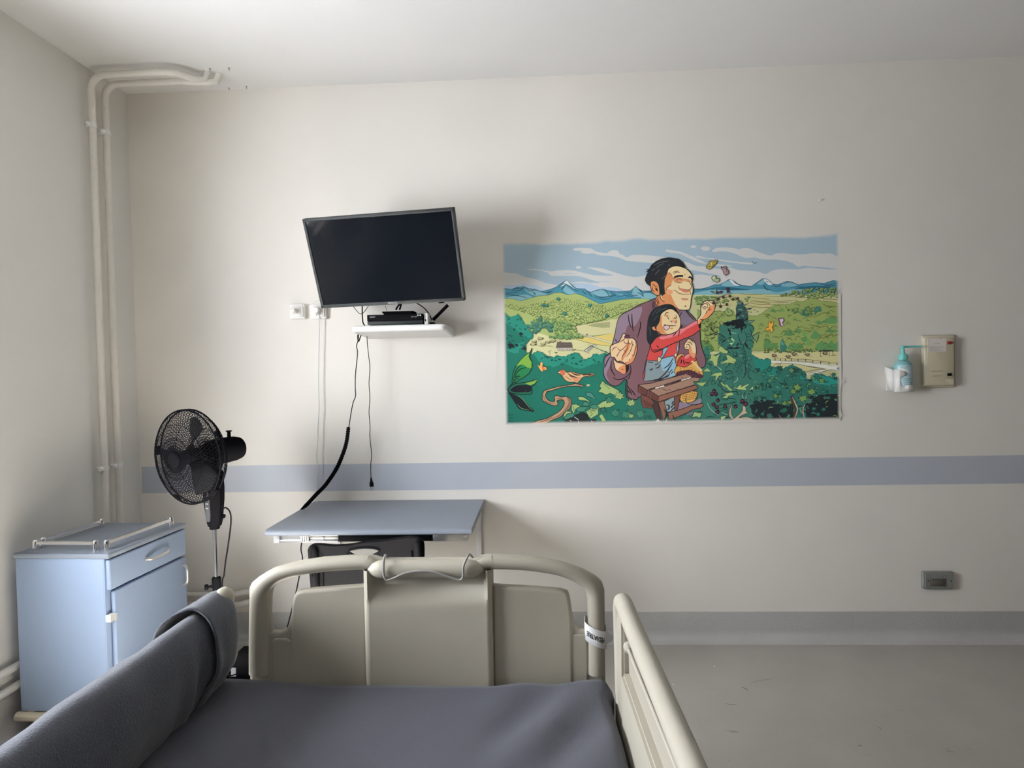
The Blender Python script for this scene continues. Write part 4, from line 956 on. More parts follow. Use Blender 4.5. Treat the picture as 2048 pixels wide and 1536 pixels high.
# side rails
NR = Vector((1, 0.045, 0)).normalized()
def RP(px, py, off=0.0):
    c = (0.176-0.045*1.65)/math.sqrt(1+0.045**2)
    return at(px, py, N=NR, c=c+off)
def side_rail(name, mirror=None, lab=None):
    def mm(p):
        if mirror is None: return p
        q = p.copy(); q.x = mirror-q.x - (-(q.y+1.65))*0.0; return q
    ylast = -2.95
    a, b = RP(1262, 1245, 0.010), RP(1385, 1536, 0.010)
    d = (b-a).normalized(); k = (ylast-b.y)/d.y; far_ = b+d*k
    P = [RP(1239, 1300, 0.010), RP(1238, 1240, 0.010), RP(1239, 1206, 0.010), RP(1244, 1196, 0.010), RP(1254, 1222, 0.010), a, RP(1310, 1358, 0.010), b, far_]
    P2 = [Vector((P[3].x, P[0].y-0.012, 0.60)), Vector((P[3].x, P[0].y-0.012, 0.80)), P[3]+Vector((0, 0.004, -0.012)), P[4], a, P[6], b, far_]
    if mirror is not None:
        fl_ = Vector((0, 0, -1))
        xr = P2[3].x; P2 = [Vector((xr+0.012, -1.662, 0.60)), Vector((xr+0.006, -1.662, 0.74)), Vector((xr-0.024, -1.660, 0.845)), Vector((xr-0.022, -1.680, 0.860)), Vector((xr+0.002, -1.735, 0.804)), Vector((xr-0.006, -1.85, 0.816)), Vector((xr-0.006, -2.4, 0.816)), Vector((xr-0.006, -2.95, 0.816))]
    bm = bmesh.new(); P2 = [mm(q) for q in P2]
    tube(bm, P2, [0.016, 0.018, 0.021, 0.0215, 0.0215, 0.0215, 0.0215, 0.0215], 16, smooth=5, up=(1, 0, 0)); 
    rail = obj(name, bm, M['bedp2'], bed, angle=60)
    def panel(nm, pts, th, off, m=M['bedp']):
        bm = bmesh.new()
        ps = [mm(p+NR*off) for p in pts]; sg = -1 if mirror else 1
        A = [bm.verts.new(p) for p in ps]; B = [bm.verts.new(p+NR*th*sg) for p in ps]
        bm.faces.new(A); bm.faces.new(B[::-1])
        for i in range(len(A)): bm.faces.new((A[i], A[(i+1) % len(A)], B[(i+1) % len(A)], B[i]))
        bmesh.ops.recalc_face_normals(bm, faces=bm.faces)
        bmesh.ops.bevel(bm, geom=bm.edges[:], offset=min(th*0.35, 0.006), segments=2, affect='EDGES')
        return obj(nm, bm, m, rail, angle=50)
    if mirror is not None:
        box_obj('rail_panel', M['bedp'], rail, -0.930, -0.902, -2.95, -1.80, 0.42, 0.80, bev=0.006)
        return rail
    # end plate
    e0 = RP(1226, 1205); e1 = RP(1243, 1250); e2 = RP(1243, 1342); e3 = RP(1229, 1400)
    zt = 0.845
    panel('end_plate', [Vector((e0.x, e0.y, zt)), Vector((e1.x, e1.y, 0.865)), Vector((e2.x, e2.y, 0.42)), Vector((e0.x, e0.y, 0.42))], 0.024, 0.0)
    q0, q1 = RP(1245, 1345), RP(1310, 1536)
    dd = (q1-q0).normalized(); q2 = q0+dd*((ylast-q0.y)/dd.y)
    panel('lower_panel', [q0, q2, Vector((q2.x, q2.y, 0.40)), Vector((q0.x, q0.y, 0.40))], 0.030, -0.004, M['bedp2'])
    r0 = RP(1243, 1250); 
    u0 = a+Vector((0, 0.15, -0.01)); u2 = far_+Vector((0, 0, -0.006))
    panel('recess_panel', [Vector((r0.x, r0.y+0.01, r0.z+0.0)), u2, Vector((q2.x, q2.y, q2.z-0.05)), Vector((q0.x, q0.y, q0.z-0.05))], 0.008, 0.016)
    k0, k1 = RP(1257, 1298), RP(1355, 1540)
    kd = (k1-k0).normalized(); k2 = k0+kd*((ylast+0.15-k0.y)/kd.y)
    bm = bmesh.new(); tube(bm, [mm(k0), mm(k2)], 0.0042, 10); obj('release_rod', bm, M['bedp2'], rail)
    bm = bmesh.new(); kk = mm(k0+Vector((0.002, 0.004, 0))); tube(bm, [kk+Vector((0, 0.012, -0.002)), kk+Vector((0, 0.008, 0)), kk+Vector((0, -0.004, 0)), kk+Vector((0, -0.010, 0))], [0.005, 0.0125, 0.0125, 0.006], 14); obj('rod_knob', bm, M['bedp2'], rail)
    return rail
side_rail('right_side_rail')
side_rail('left_side_rail', mirror=-0.700)
# under-bed structure
bm = bmesh.new()
bx(bm, -0.80, 0.13, -3.60, -1.66, 0.40, 0.44, 0.006)
obj('mattress_platform', bm, M['bedp'], bed)
bm = bmesh.new()
for xx in (-0.72, 0.05): bx(bm, xx-0.025, xx+0.025, -3.55, -1.68, 0.20, 0.25, 0.004)
for yy in (-3.4, -1.9): bx(bm, -0.72, 0.05, yy-0.03, yy+0.03, 0.20, 0.25, 0.004)
for xx in (-0.6, -0.07):
    for yy in (-3.2, -2.1): bx(bm, xx-0.025, xx+0.025, yy-0.03, yy+0.03, 0.24, 0.41, 0.004)
obj('chassis', bm, M['wire'], bed)
for xx in (-0.72, 0.05):
    for yy in (-3.5, -1.75):
        bm = bmesh.new(); lathe(bm, [(0, -0.02), (0.070, -0.02), (0.075, -0.012), (0.075, 0.012), (0.070, 0.02), (0, 0.02)], 24, Matrix.Translation((xx, yy, 0.075)) @ Matrix.Rotation(PI/2, 4, 'Y'))
        bx(bm, xx-0.03, xx+0.03, yy-0.02, yy+0.02, 0.10, 0.205, 0.006); obj('castor', bm, M['rubber'], bed)
# head board (behind the camera, seen faintly in the television)
bm = bmesh.new(); bx(bm, -0.84, 0.17, -3.70, -3.665, 0.45, 1.02, 0.012, 3); obj('head_board', bm, M['bedp'], bed)

# mattress in its grey sheet
def sheet_z(x, y):
    u = (x+0.347)/0.512
    far_ = max(0.0, 1-(-1.62-y)/0.5)
    z = 0.604 + 0.018*abs(u)**2.2*far_
    z += 0.006*noise.noise(Vector((x*5, y*4, 1.3)))
    # diagonal creases running to the right far corner
    cr = max(0, 1-abs(x-0.02)/0.20)*max(0, 1-abs(y+1.86)/0.30)
    z += 0.026*cr**0.7*math.sin((x*0.80+y*-0.55)*38+1.0)*0.6
    return z
bm = bmesh.new(); nx, ny = 64, 110; grid = []
x0_, x1_, y0_, y1_ = -0.925, 0.172, -3.62, -1.628
for j in range(ny+1):
    y = y1_+(y0_-y1_)*j/ny; row = []
    xr2 = x1_+0.028*(y1_-y)/0.40*(1 if y > y1_-0.4 else 0)+(0.028 if y <= y1_-0.4 else 0)
    xr2 = min(xr2, 0.176+0.045*(-(y+1.65))-0.014) if y < -1.70 else min(xr2, x1_+0.004)
    for i in range(nx+1):
        t = i/nx; x = x0_+(xr2-x0_)*t
        edge = min((xr2-x), (x-x0_))/0.030; z = sheet_z(x, y)
        if edge < 1: z -= 0.030*(1-math.sqrt(max(0, 1-(1-edge)**2)))
        ey = (y1_-y)/0.022
        if ey < 1: z -= 0.020*(1-math.sqrt(max(0, 1-(1-ey)**2)))
        row.append(bm.verts.new((x, y, z)))
    grid.append(row)
for j in range(ny):
    for i in range(nx): bm.faces.new((grid[j][i], grid[j][i+1], grid[j+1][i+1], grid[j+1][i]))
# sides
loop = [grid[0][i] for i in range(nx+1)]+[grid[j][nx] for j in range(1, ny+1)]+[grid[ny][i] for i in range(nx-1, -1, -1)]+[grid[j][0] for j in range(ny-1, 0, -1)]
low = [bm.verts.new((v.co.x, v.co.y, 0.44)) for v in loop]
for k in range(len(loop)): bm.faces.new((loop[k], loop[(k+1) % len(loop)], low[(k+1) % len(loop)], low[k]))
bm.faces.new(low)
tag(obj('mattress', bm, M['sheet'], angle=60), 'mattress in a taut dark grey sheet lying on the hospital bed', 'mattress')

# fleece blanket draped over the left side rail
bl = thing('grey_blanket', 'dark grey fleece blanket draped along the left bed rail', 'blanket', (-0.91, -2.3, 0.6))
def bprof(t, fat=0.0):
    """cross-section from outside hem over the rail to the inner tuck; returns x,z"""
    K = [(-0.976, 0.46), (-0.978, 0.62), (-0.974, 0.73), (-0.962, 0.788), (-0.938, 0.820), (-0.908, 0.842), (-0.878, 0.848), (-0.852, 0.815), (-0.846, 0.74), (-0.858, 0.685), (-0.880, 0.635), (-0.897, 0.608), (-0.915, 0.592)]
    n_ = len(K)-1; s_ = t*n_; i = min(int(s_), n_-1); f = s_-i
    p0, p1, p2, p3 = K[max(i-1, 0)], K[i], K[i+1], K[min(i+2, n_)]
    r_ = []
    for q in (0, 1): r_.append(0.5*((2*p1[q])+(p2[q]-p0[q])*f+(2*p0[q]-5*p1[q]+4*p2[q]-p3[q])*f*f+(3*p1[q]-p0[q]-3*p2[q]+p3[q])*f**3))
    cx_, cz_ = -0.915, 0.70
    if fat:
        fat = fat*min(1, max(0.25, (r_[1]-0.62)/0.16))
        v = Vector((r_[0]-cx_, r_[1]-cz_)); w = v.normalized()*fat; r_ = [r_[0]+w.x, r_[1]+w.y]
    return r_
def drape(name, ya, yb, fat, close, seed, parent, hemdown=0):
    bm = bmesh.new(); nt_, ns = 48, 70 if yb < -2.5 else 26; G_ = []
    for j in range(ns+1):
        s_ = j/ns; y = ya+(yb-ya)*s_
        dist = (ya-y)
        shrink = 1.0
        if close and dist < 0.055: shrink = math.sqrt(max(0.0, 1-(1-dist/0.055)**2))*0.55+0.45 if close == 2 else math.sqrt(max(0.0, 1-(1-dist/0.055)**2))
        row = []
        for i in range(nt_+1):
            t = i/nt_; x, z = bprof(t, fat)
            cx_, cz_ = -0.908, 0.72
            x = cx_+(x-cx_)*(0.35+0.65*shrink); z = cz_+(z-cz_)*(0.72+0.28*shrink) if z > 0.6 else z
            w = noise.noise(Vector((x*7, y*5, z*7+seed)))*0.009+noise.noise(Vector((x*20, y*13, z*14+seed)))*0.0045
            # pull folds near the foot end
            w += (0.010 if x > -0.90 else 0.0)*math.exp(-((y+1.83)/0.07)**2)*math.sin(y*75+z*14)*min(1, max(0, (0.84-z)*8))
            v = Vector((x-cx_, 0, z-cz_)).normalized()*w
            row.append(bm.verts.new((x+v.x, y, z+v.z)))
        G_.append(row)
    for j in range(ns):
        for i in range(nt_): bm.faces.new((G_[j][i], G_[j][i+1], G_[j+1][i+1], G_[j+1][i]))
    if close: bm.faces.new(G_[0])
    o = obj(name, bm, M['fabric'], parent, angle=80)
    md = o.modifiers.new('thick', 'SOLIDIFY'); md.thickness = 0.006; md.offset = 1
    return o
drape('blanket_body', -1.690, -3.25, 0.0, 1, 0.3, bl)
drape('blanket_fold', -1.648, -1.800, 0.026, 2, 4.1, bl)

# wire bail hanging over the grip
yb_ = BY-0.052
bm = bmesh.new()
P = [at(a, b, Y=y) for a, b, y in ((775, 1118, BY+0.01), (771, 1110, BY-0.01), (768, 1118, BY-0.045), (767, 1132, yb_), (767.5, 1149, yb_), (773, 1160, yb_), (786, 1157, yb_), (812, 1146, yb_), (844, 1142, yb_), (872, 1145, yb_), (901, 1155, yb_), (919, 1160, yb_), (926, 1153, yb_), (927, 1132, yb_), (933, 1118, BY-0.045), (939, 1108.5, BY-0.01), (946, 1116, BY+0.012))]
tube(bm, P, 0.0031, 8, smooth=6)
tag(obj('wire_hanger', bm, M['wire']), 'grey coated wire hanger hooked over the top grip of the foot board', 'hanger')

# handwritten strap round the right post
lab = thing('name_strap', 'white strap round the right post of the foot board with handwritten letters', 'strap', tuple(at(1193, 1265, Y=BY)))
pc = Vector((G(1192, 1260)[0], BY-0.004, 0)); ra_, rb_ = 0.0300, 0.0245
zc_ = G(1192, 1263)[1]; hh_ = 0.024
def strap_pt(a, s_, off=0.0):
    # a: angle, -pi/2 faces the camera; band tilts down to the right
    x = (ra_+off)*math.cos(a); y = (rb_+off)*math.sin(a)
    return Vector((pc.x+x-0.002, pc.y+y, zc_+s_-x*0.42-0.006*(1 if y < 0 else -1)))
bm = bmesh.new(); n = 40
A = [bm.verts.new(strap_pt(2*PI*k/n, -hh_)) for k in range(n)]; B = [bm.verts.new(strap_pt(2*PI*k/n, hh_)) for k in range(n)]
for k in range(n): bm.faces.new((A[k], A[(k+1) % n], B[(k+1) % n], B[k]))
o = obj('strap_band', bm, M['white'], lab); md = o.modifiers.new('t', 'SOLIDIFY'); md.thickness = 0.0012
bm = bmesh.new()
tb = [strap_pt(0.05, s_, 0.0) for s_ in (0.006, -0.022)]
vs = [bm.verts.new(v) for v in (tb[0]+Vector((0, -0.004, 0.006)), tb[0]+Vector((0.016, -0.004, -0.004)), tb[0]+Vector((0.020, -0.003, -0.014)), tb[1]+Vector((0.012, -0.003, 0.004)), tb[1]+Vector((0, -0.004, -0.002)))]
bm.faces.new(vs); o = obj('strap_tail', bm, M['white'], lab, smooth=False); md = o.modifiers.new('t', 'SOLIDIFY'); md.thickness = 0.002
me = text_mesh('PÉDIATRIE', 0.0150, 0.0, font_shear=0.15, bold=0.0004)
for v in me.vertices:
    u, w = -v.co.x*0.78-0.001, -v.co.y*1.25       # written upside down
    a = -PI/2+u/ra_*0.95
    v.co = strap_pt(a, w+0.001, 0.0016)
obj('handwriting', me, M['ink'], lab, smooth=False)
# ================================================================== printed mural on the back wall
MV, MF, MC = [], [], []
ML_ = [0]
def refc(x):
    t = max(0, min(1, (x-1000)/340)); u = max(0, min(1, (x-1340)/350))
    a = [216+(207-216)*t, 208+(198-208)*t, 198+(188-198)*t]
    return [a[0]+(152-207)*u, a[1]+(143-198)*u, a[2]+(132-188)*u]
def alb(c, x):
    r_ = refc(x); return tuple(min(0.95, lin(c[i])/lin(r_[i])*WALL_ALB[i]) for i in range(3))
PC = {}
def clip_poly(P):
    """keep shapes inside the printed rectangle on the wall plane"""
    for ax, lim, sg in ((0, -0.2015, 1), (0, 1.5625, -1), (2, 1.1575, 1), (2, 2.150, -1)):
        out = []
        for i in range(len(P)):
            a, b = P[i-1], P[i]; ia = (a[ax]-lim)*sg >= 0; ib = (b[ax]-lim)*sg >= 0
            if ia != ib: out.append(a+(b-a)*((lim-a[ax])/(b[ax]-a[ax])))
            if ib: out.append(b)
        P = out
        if len(P) < 3: return []
    return P
def put(poly, col):
    """poly: list of photo pixels"""
    if len(poly) < 3: return
    y = -0.0008-ML_[0]*9.0e-7; ML_[0] += 1
    P = clip_poly([at(a, b, Y=y) for a, b in poly])
    if len(P) < 3: return
    tris = tessellate_polygon([[Vector((p.x, p.z, 0)) for p in P]])
    i0 = len(MV)
    MV.extend([tuple(p) for p in P]); MC.extend([col]*len(P))
    for t in tris: MF.append((i0+t[0], i0+t[1], i0+t[2]))
CRP = {'g7': (1000, 470, 6.0235), 'd8': (1340, 460, 5.851), 'c1': (1195, 500, 12.8), 'c2': (1280, 500, 10.971), 'c3': (1280, 600, 9.6), 'c4': (1195, 620, 8.5333),
       'c5': (1240, 720, 10.24), 'c6': (1000, 480, 10.24), 'c7': (1000, 610, 9.309), 'c8': (1000, 720, 9.309), 'd1': (1390, 480, 9.6), 'd2': (1530, 460, 9.6),
       'd3': (1400, 600, 10.97), 'd4': (1530, 600, 10.97), 'd5': (1390, 720, 10.97), 'd6': (1530, 720, 10.97), 'p': (0, 0, 1)}
def pp(c, s):
    ox, oy, k = CRP[c]
    return [(ox+float(w.split(',')[0])/k, oy+float(w.split(',')[1])/k) for w in s.split()]
def sm(P, closed, n=3): return [(q.x, q.y) for q in catmull([(a, b, 0) for a, b in P], n, closed)]
INK = (18, 20, 24)
def fill(c, s, col, smooth=True, lw=0, lc=INK, x=None):
    P = pp(c, s) if isinstance(s, str) else s
    cx = sum(p[0] for p in P)/len(P) if x is None else x
    if smooth: P = sm(P, True)
    put(P, alb(col, cx))
    if lw: stroke(None, P+[P[0]], lw, lc, smooth=False, taper=False)
def stroke(c, s, w=1.0, col=INK, smooth=True, taper=True):
    P = pp(c, s) if isinstance(s, str) else s
    if smooth and len(P) > 2: P = sm(P, False)
    n = len(P); L = []; R = []
    for i in range(n):
        a = P[max(i-1, 0)]; b = P[min(i+1, n-1)]
        dx, dy = b[0]-a[0], b[1]-a[1]; l = math.hypot(dx, dy) or 1
        ww = w/2
        if taper: ww *= max(0.15, math.sin(PI*min(max((i+0.4)/n, 0.05), 0.95))**0.6)
        L.append((P[i][0]-dy/l*ww, P[i][1]+dx/l*ww)); R.append((P[i][0]+dy/l*ww, P[i][1]-dx/l*ww))
    y = -0.0008-ML_[0]*9.0e-7; ML_[0] += 1
    cc = alb(col, P[n//2][0]); i0 = len(MV)
    for a, b in L+R: MV.append(tuple(at(a, b, Y=y))); MC.append(cc)
    for i in range(n-1): MF.append((i0+i, i0+i+1, i0+n+i+1)); MF.append((i0+i, i0+n+i+1, i0+n+i))
def inside(p, P):
    x, y = p; r_ = False; j = len(P)-1
    for i in range(len(P)):
        if (P[i][1] > y) != (P[j][1] > y) and x < (P[j][0]-P[i][0])*(y-P[i][1])/(P[j][1]-P[i][1])+P[i][0]: r_ = not r_
        j = i
    return r_
RN = random.Random(5)
def lump(cx, cy, r_, k=9, amp=0.16, sy=0.85):
    ph = RN.random()*6
    return [(cx+math.cos(2*PI*i/k)*r_*(1+amp*math.sin(i*2.4+ph)), cy+math.sin(2*PI*i/k)*r_*sy*(1+amp*math.cos(i*1.9+ph))) for i in range(k)]
def blobs(c, s, n, r0, r1, cols, line=(60, 75, 40), off=0.28, lwr=0.86):
    P = pp(c, s); xs_ = [p[0] for p in P]; ys_ = [p[1] for p in P]
    Q = []
    while len(Q) < n:
        q = (RN.uniform(min(xs_), max(xs_)), RN.uniform(min(ys_), max(ys_)))
        if inside(q, P): Q.append(q)
    Q.sort(key=lambda q: q[1])
    y0 = min(ys_); y1 = max(ys_)
    for q in Q:
        r_ = r0+(r1-r0)*(q[1]-y0)/(y1-y0+1e-6); r_ *= RN.uniform(0.75, 1.2)
        col = RN.choice(cols)
        put(lump(q[0], q[1]+r_*0.10, r_), alb(line, q[0]))
        put(lump(q[0]-r_*0.08, q[1]-r_*0.14, r_*lwr*0.93), alb(tuple(v*0.84 for v in col), q[0]))
        put(lump(q[0]-r_*0.22, q[1]-r_*0.30, r_*lwr*0.62, 7), alb(col, q[0]))
def rough(P, step=3.0, amp=1.6):
    out = []
    n = len(P)
    for i in range(n):
        a, b = P[i], P[(i+1) % n]; l = math.hypot(b[0]-a[0], b[1]-a[1]); m = max(1, int(l/step))
        for k in range(m):
            t = k/m; d = RN.uniform(-amp, amp)
            nx_, ny_ = -(b[1]-a[1])/(l or 1), (b[0]-a[0])/(l or 1)
            out.append((a[0]+(b[0]-a[0])*t+nx_*d, a[1]+(b[1]-a[1])*t+ny_*d))
    return out
def leafy(c, s, col, step=3, amp=1.6, lw=0, lc=(10, 30, 30)):
    P = rough(pp(c, s) if isinstance(s, str) else s, step, amp)
    put(P, alb(col, sum(p[0] for p in P)/len(P)))
    if lw: stroke(None, P+[P[0]], lw, lc, False, False)
def ivy(cx, cy, r_, col, rot=0, lc=(12, 32, 30), lw=0.9, vein=None):
    K = [(0, -1.0), (0.18, -0.42), (0.62, -0.62), (0.48, -0.16), (1.0, 0.05), (0.5, 0.22), (0.42, 0.62), (0.08, 0.40), (0.0, 0.75), (-0.1, 0.40), (-0.45, 0.6), (-0.46, 0.2), (-0.95, 0.0), (-0.46, -0.2), (-0.6, -0.66), (-0.17, -0.42)]
    ca, sa_ = math.cos(rot), math.sin(rot)
    P = [(cx+(a*ca-b*sa_)*r_, cy+(a*sa_+b*ca)*r_*0.85) for a, b in K]
    fill(None, P, col, False, lw, lc)
    if vein:
        for t in (0, 4, 12): stroke(None, [(cx, cy), (cx*0.25+P[t][0]*0.75, cy*0.25+P[t][1]*0.75)], 0.6, vein, False)
def strokes(c, L, w=1.0, col=INK):
    for s in L: stroke(c, s, w, col)

SKY = (160, 178, 187); CLD = (207, 203, 198)
fill('p', '994,458 1346,458 1346,866 994,866', SKY, False, x=1100)
fill('p', '1346,458 1694,458 1694,866 1346,866', SKY, False, x=1100)
# pale horizon glow band and clouds, left half (colours as read near x=1100)
def cloud(c, s): fill(c, s, CLD, True, x=1100)
fill('g7', '20,585 180,605 280,592 400,604 540,650 540,700 20,700', (180, 194, 206), x=1100)
fill('g7', '900,600 1000,585 1100,592 1250,625 1420,640 1500,700 1000,700 880,640', (176, 192, 206), x=1100)
cloud('g7', '880,173 900,160 960,155 1060,158 1110,167 1150,195 1230,214 1290,218 1330,190 1380,183 1420,190 1440,225 1490,245 1528,270 1600,240 1700,240 1850,252 1980,270 1980,335 1820,335 1700,325 1560,315 1500,300 1430,270 1330,252 1210,245 1130,222 1060,225 990,218 975,200 990,190 900,187')
cloud('g7', '912,390 930,374 960,374 980,390 960,405 930,405')
cloud('g7', '310,415 420,410 520,425 620,438 680,428 800,423 900,430 1000,455 1100,478 1200,488 1370,487 1250,455 1150,425 1050,393 1130,392 1250,408 1350,440 1480,480 1600,505 1720,495 1800,470 1860,560 1850,680 1600,690 1500,668 1430,642 1320,628 1220,632 1100,592 1000,582 880,585 850,577 980,562 1100,576 1200,574 1100,540 1000,508 900,492 760,490 620,490 570,450 450,425')
stroke('g7', '760,468 830,462 900,472', 1.2, (160, 172, 182)); stroke('g7', '1110,572 1220,560 1350,568', 1.2, (165, 182, 195))
cloud('g7', '10,458 100,456 200,465 300,505 420,530 560,580 700,608 640,640 530,655 480,625 380,600 280,590 180,605 10,580')
cloud('d8', '-40,230 80,245 150,262 220,290 300,325 420,388 380,390 300,365 210,325 130,285 60,270 -40,255')
cloud('d8', '300,315 330,300 420,325 500,330 620,350 750,368 960,387 940,402 800,390 650,370 500,345 360,330')
cloud('d8', '400,398 520,400 620,405 730,418 700,426 560,420')
cloud('d8', '490,245 540,212 640,203 760,215 810,225 850,212 930,215 1000,245 1100,280 1180,300 1240,275 1320,270 1420,282 1560,285 1680,270 1780,278 1860,272 1920,290 1990,340 2010,455 1850,440 1620,425 1560,415 1500,430 1440,390 1350,360 1230,345 1100,345 1000,322 880,325 780,285 700,260 600,248 520,258')
cloud('d8', '150,380 230,390 310,420 420,425 520,450 600,455 700,440 800,470 900,475 1040,490 1120,515 1200,475 1300,458 1500,460 1620,442 1850,462 2010,480 2010,700 1500,700 1000,700 500,700 200,720 150,560')
fill('d8', '150,470 260,470 420,500 600,540 480,535 350,520 200,530', SKY, x=1100)
cloud('d8', '240,195 258,180 290,180 308,195 290,210 258,210'); cloud('d8', '360,215 385,195 440,194 470,215 445,240 390,240')
# mountains
T1, T2, T3 = (70, 132, 150), (128, 172, 180), (40, 92, 112)
fill('g7', '-40,620 0,625 60,645 140,655 200,630 290,622 340,645 420,655 500,680 600,660 680,625 760,570 805,542 850,590 920,645 1020,650 1060,680 1100,690 1160,665 1235,652 1300,670 1400,685 1500,680 1570,672 1600,650 1633,615 1670,650 1720,675 1820,672 1990,690 1990,830 -40,830', T1, False, 1.1, (30, 55, 68))
fill('g7', '760,655 790,610 830,640 900,690 1050,770 990,790 800,700', T2)
fill('g7', '300,650 420,668 560,712 520,740 400,725 330,690', T2)
fill('g7', '60,760 200,730 330,720 420,790 60,800', T2)
fill('g7', '725,618 770,575 805,546 835,580 870,620 905,648 860,632 825,600 795,590 760,612', (222, 220, 216))
fill('g7', '1100,695 1180,668 1235,658 1290,685 1335,735 1240,742 1130,722', T2)
fill('g7', '1350,690 1420,710 1500,745 1480,720', T2)
fill('g7', '1590,690 1633,620 1690,690 1735,745 1640,745 1600,725', T2)
fill('g7', '1740,700 1840,710 1990,760 1990,800 1800,770 1700,780', T2)
strokes('g7', ['140,672 200,640 240,650 290,630', '150,675 240,668 280,640', '320,650 350,672 420,662', '390,680 430,720 410,690', '500,685 560,695 620,690', '560,690 600,684 640,676',
               '700,640 760,590 790,600 740,650', '800,610 850,620 900,660 960,680', '740,660 780,620', '980,655 1020,700 1040,712', '1030,655 1080,710 1110,740', '1240,665 1290,690 1320,740 1370,735', '1340,680 1380,725 1400,735',
               '1110,700 1200,750 1300,740 1400,720', '1640,625 1700,680 1730,740', '1650,690 1700,715 1730,745', '1500,700 1600,690', '1540,720 1660,728', '1740,690 1830,685', '-20,715 120,722 240,735 330,760'], 1.4, (28, 50, 62))
strokes('g7', ['-20,690 100,700 220,690', '560,740 700,700 760,690', '1130,740 1230,775 1350,760', '1400,750 1500,730 1600,745'], 2.0, T3)
fill('d8', '100,700 270,690 360,690 450,670 520,640 580,640 640,610 690,580 740,590 800,635 860,650 950,660 1010,620 1080,570 1140,575 1200,630 1260,640 1370,600 1430,610 1500,640 1600,625 1700,615 1800,625 1905,592 2010,600 2010,820 100,820', T1, False, 1.1, (30, 55, 68), x=1200)
fill('d8', '200,760 400,715 600,690 900,700 1100,690 1250,730 1450,690 1600,700 1500,770 900,780 200,800', T2, x=1200)
fill('d8', '600,640 690,590 720,620 760,655 660,660', T2, x=1200); fill('d8', '1020,630 1090,580 1110,610 1080,640', T2, x=1200)
fill('d8', '1300,650 1370,608 1440,625 1490,650 1400,665', T2, x=1200)
fill('d8', '698,586 738,592 775,625 815,650 762,652 728,628', (222, 220, 216), x=1200); fill('d8', '1090,578 1140,580 1165,605 1200,638 1150,640 1115,605', (222, 220, 216), x=1200)
strokes('d8', ['1090,625 1110,680 1150,708', '1095,640 1130,690 1180,700', '1180,640 1240,660 1300,650', '740,595 780,630 840,650', '1400,670 1550,665 1700,680', '1750,630 1850,640 1980,620', '1800,650 1900,655 1990,640', '300,700 450,690 600,670', '1120,590 1150,612 1140,600', '1330,640 1370,612 1400,615'], 1.3, (28, 50, 62))
fill('d8', '450,690 620,665 800,680 950,700 700,705', T3, x=1200); fill('d8', '1450,690 1600,660 1750,655 1900,665 1750,690', T3, x=1200)
# bird in the sky
strokes('d1', ['1095,405 1120,435 1140,450', '1140,450 1165,440 1200,434'], 1.3, (30, 50, 58))
# ---- left countryside
GR = (166, 178, 108); GRd = (118, 140, 78)
fill('p', '994,597 1024,597 1042,602 1055,598 1076,592 1098,590 1108,586 1121,585 1137,590 1151,587 1165,591 1185,601 1200,608 1225,603 1245,599 1270,597 1300,598 1300,760 994,760', GR, False, 0.8, (60, 80, 45))
FA = (210, 200, 148)
fill('c7', '1340,420 1420,380 1650,350 2048,270 2300,260 2300,560 2048,540 1640,570 1500,540 1400,480', FA, False)
fill('c7', '1620,380 1760,345 2048,310 2048,420 1900,430 1750,400', (176, 172, 122), False)
strokes('c7', ['1640,375 1800,350 2048,325', '1660,390 1800,372 2048,350', '1680,398 1850,388 2048,375', '1720,405 1900,405 2048,400'], 0.6, (120, 120, 90))
fill('c7', '1370,635 1600,600 1700,590 1900,560 2200,520 2200,780 2048,760 1800,735 1600,690', (218, 194, 112), False)
fill('c7', '620,540 660,520 750,530 900,580 1050,640 1370,635 1600,690 1800,740 2048,770 2300,780 2300,1000 1900,1050 1560,1080 1250,1040 850,1000 480,900 480,740 560,660', (212, 204, 152), True)
strokes('c7', ['1050,640 1370,635 1600,690 1800,735 2048,765', '1560,590 1750,580 2048,535', '1330,400 1500,370 2048,275'], 0.9, (110, 105, 70))
stroke('c7', '1350,425 1420,500 1520,560 1640,580 1800,620 2100,710', 2.6, (216, 208, 180), True, False)
strokes('c7', ['1400,490 1520,548 1640,570 1820,612 2100,695', '1400,520 1520,575 1640,592 1800,640 2100,730'], 0.7, (90, 85, 70))
fill('c7', '1610,560 1605,540 1625,535 1635,560', (60, 60, 55))
# tree canopies of the hill
blobs('c7', '60,-30 250,-20 430,10 560,-15 780,-70 1100,-130 1240,-140 1400,-90 1550,-115 1850,-10 2048,60 2300,-40 2700,-60 2500,60 2048,230 1650,330 1350,380 1300,420 1100,300 900,250 600,190 380,110 100,60', 900, 1.7, 3.5, [(178, 188, 112), (166, 180, 104), (188, 196, 124)], (66, 84, 44))
blobs('c7', '620,270 800,230 1150,300 1400,390 1420,520 1560,600 1080,600 980,430 640,400', 80, 3.5, 4.2, [(140, 166, 96), (120, 156, 92), (160, 176, 104)], (62, 90, 52))
blobs('c7', '470,260 780,240 980,390 960,470 820,520 700,480 640,520 520,400', 30, 4.4, 5.0, [(84, 132, 104), (70, 120, 98)], (30, 78, 70))
blobs('c7', '880,590 1040,580 1250,540 1560,590 1500,610 1050,625', 26, 3.0, 3.6, [(128, 160, 96), (110, 148, 88)], (54, 84, 50))
for q in ('c6 890,1340', 'c6 960,1350', 'c6 1200,1210', 'c6 1310,1500', 'c6 1840,1340', 'c7 1990,200', 'c6 1330,1520'):
    c, s = q.split(); p = pp(c, s)[0]
    put(lump(p[0], p[1], 4.2), alb((36, 88, 76), p[0])); put(lump(p[0]-0.8, p[1]-1, 3.0), alb((64, 120, 100), p[0]))
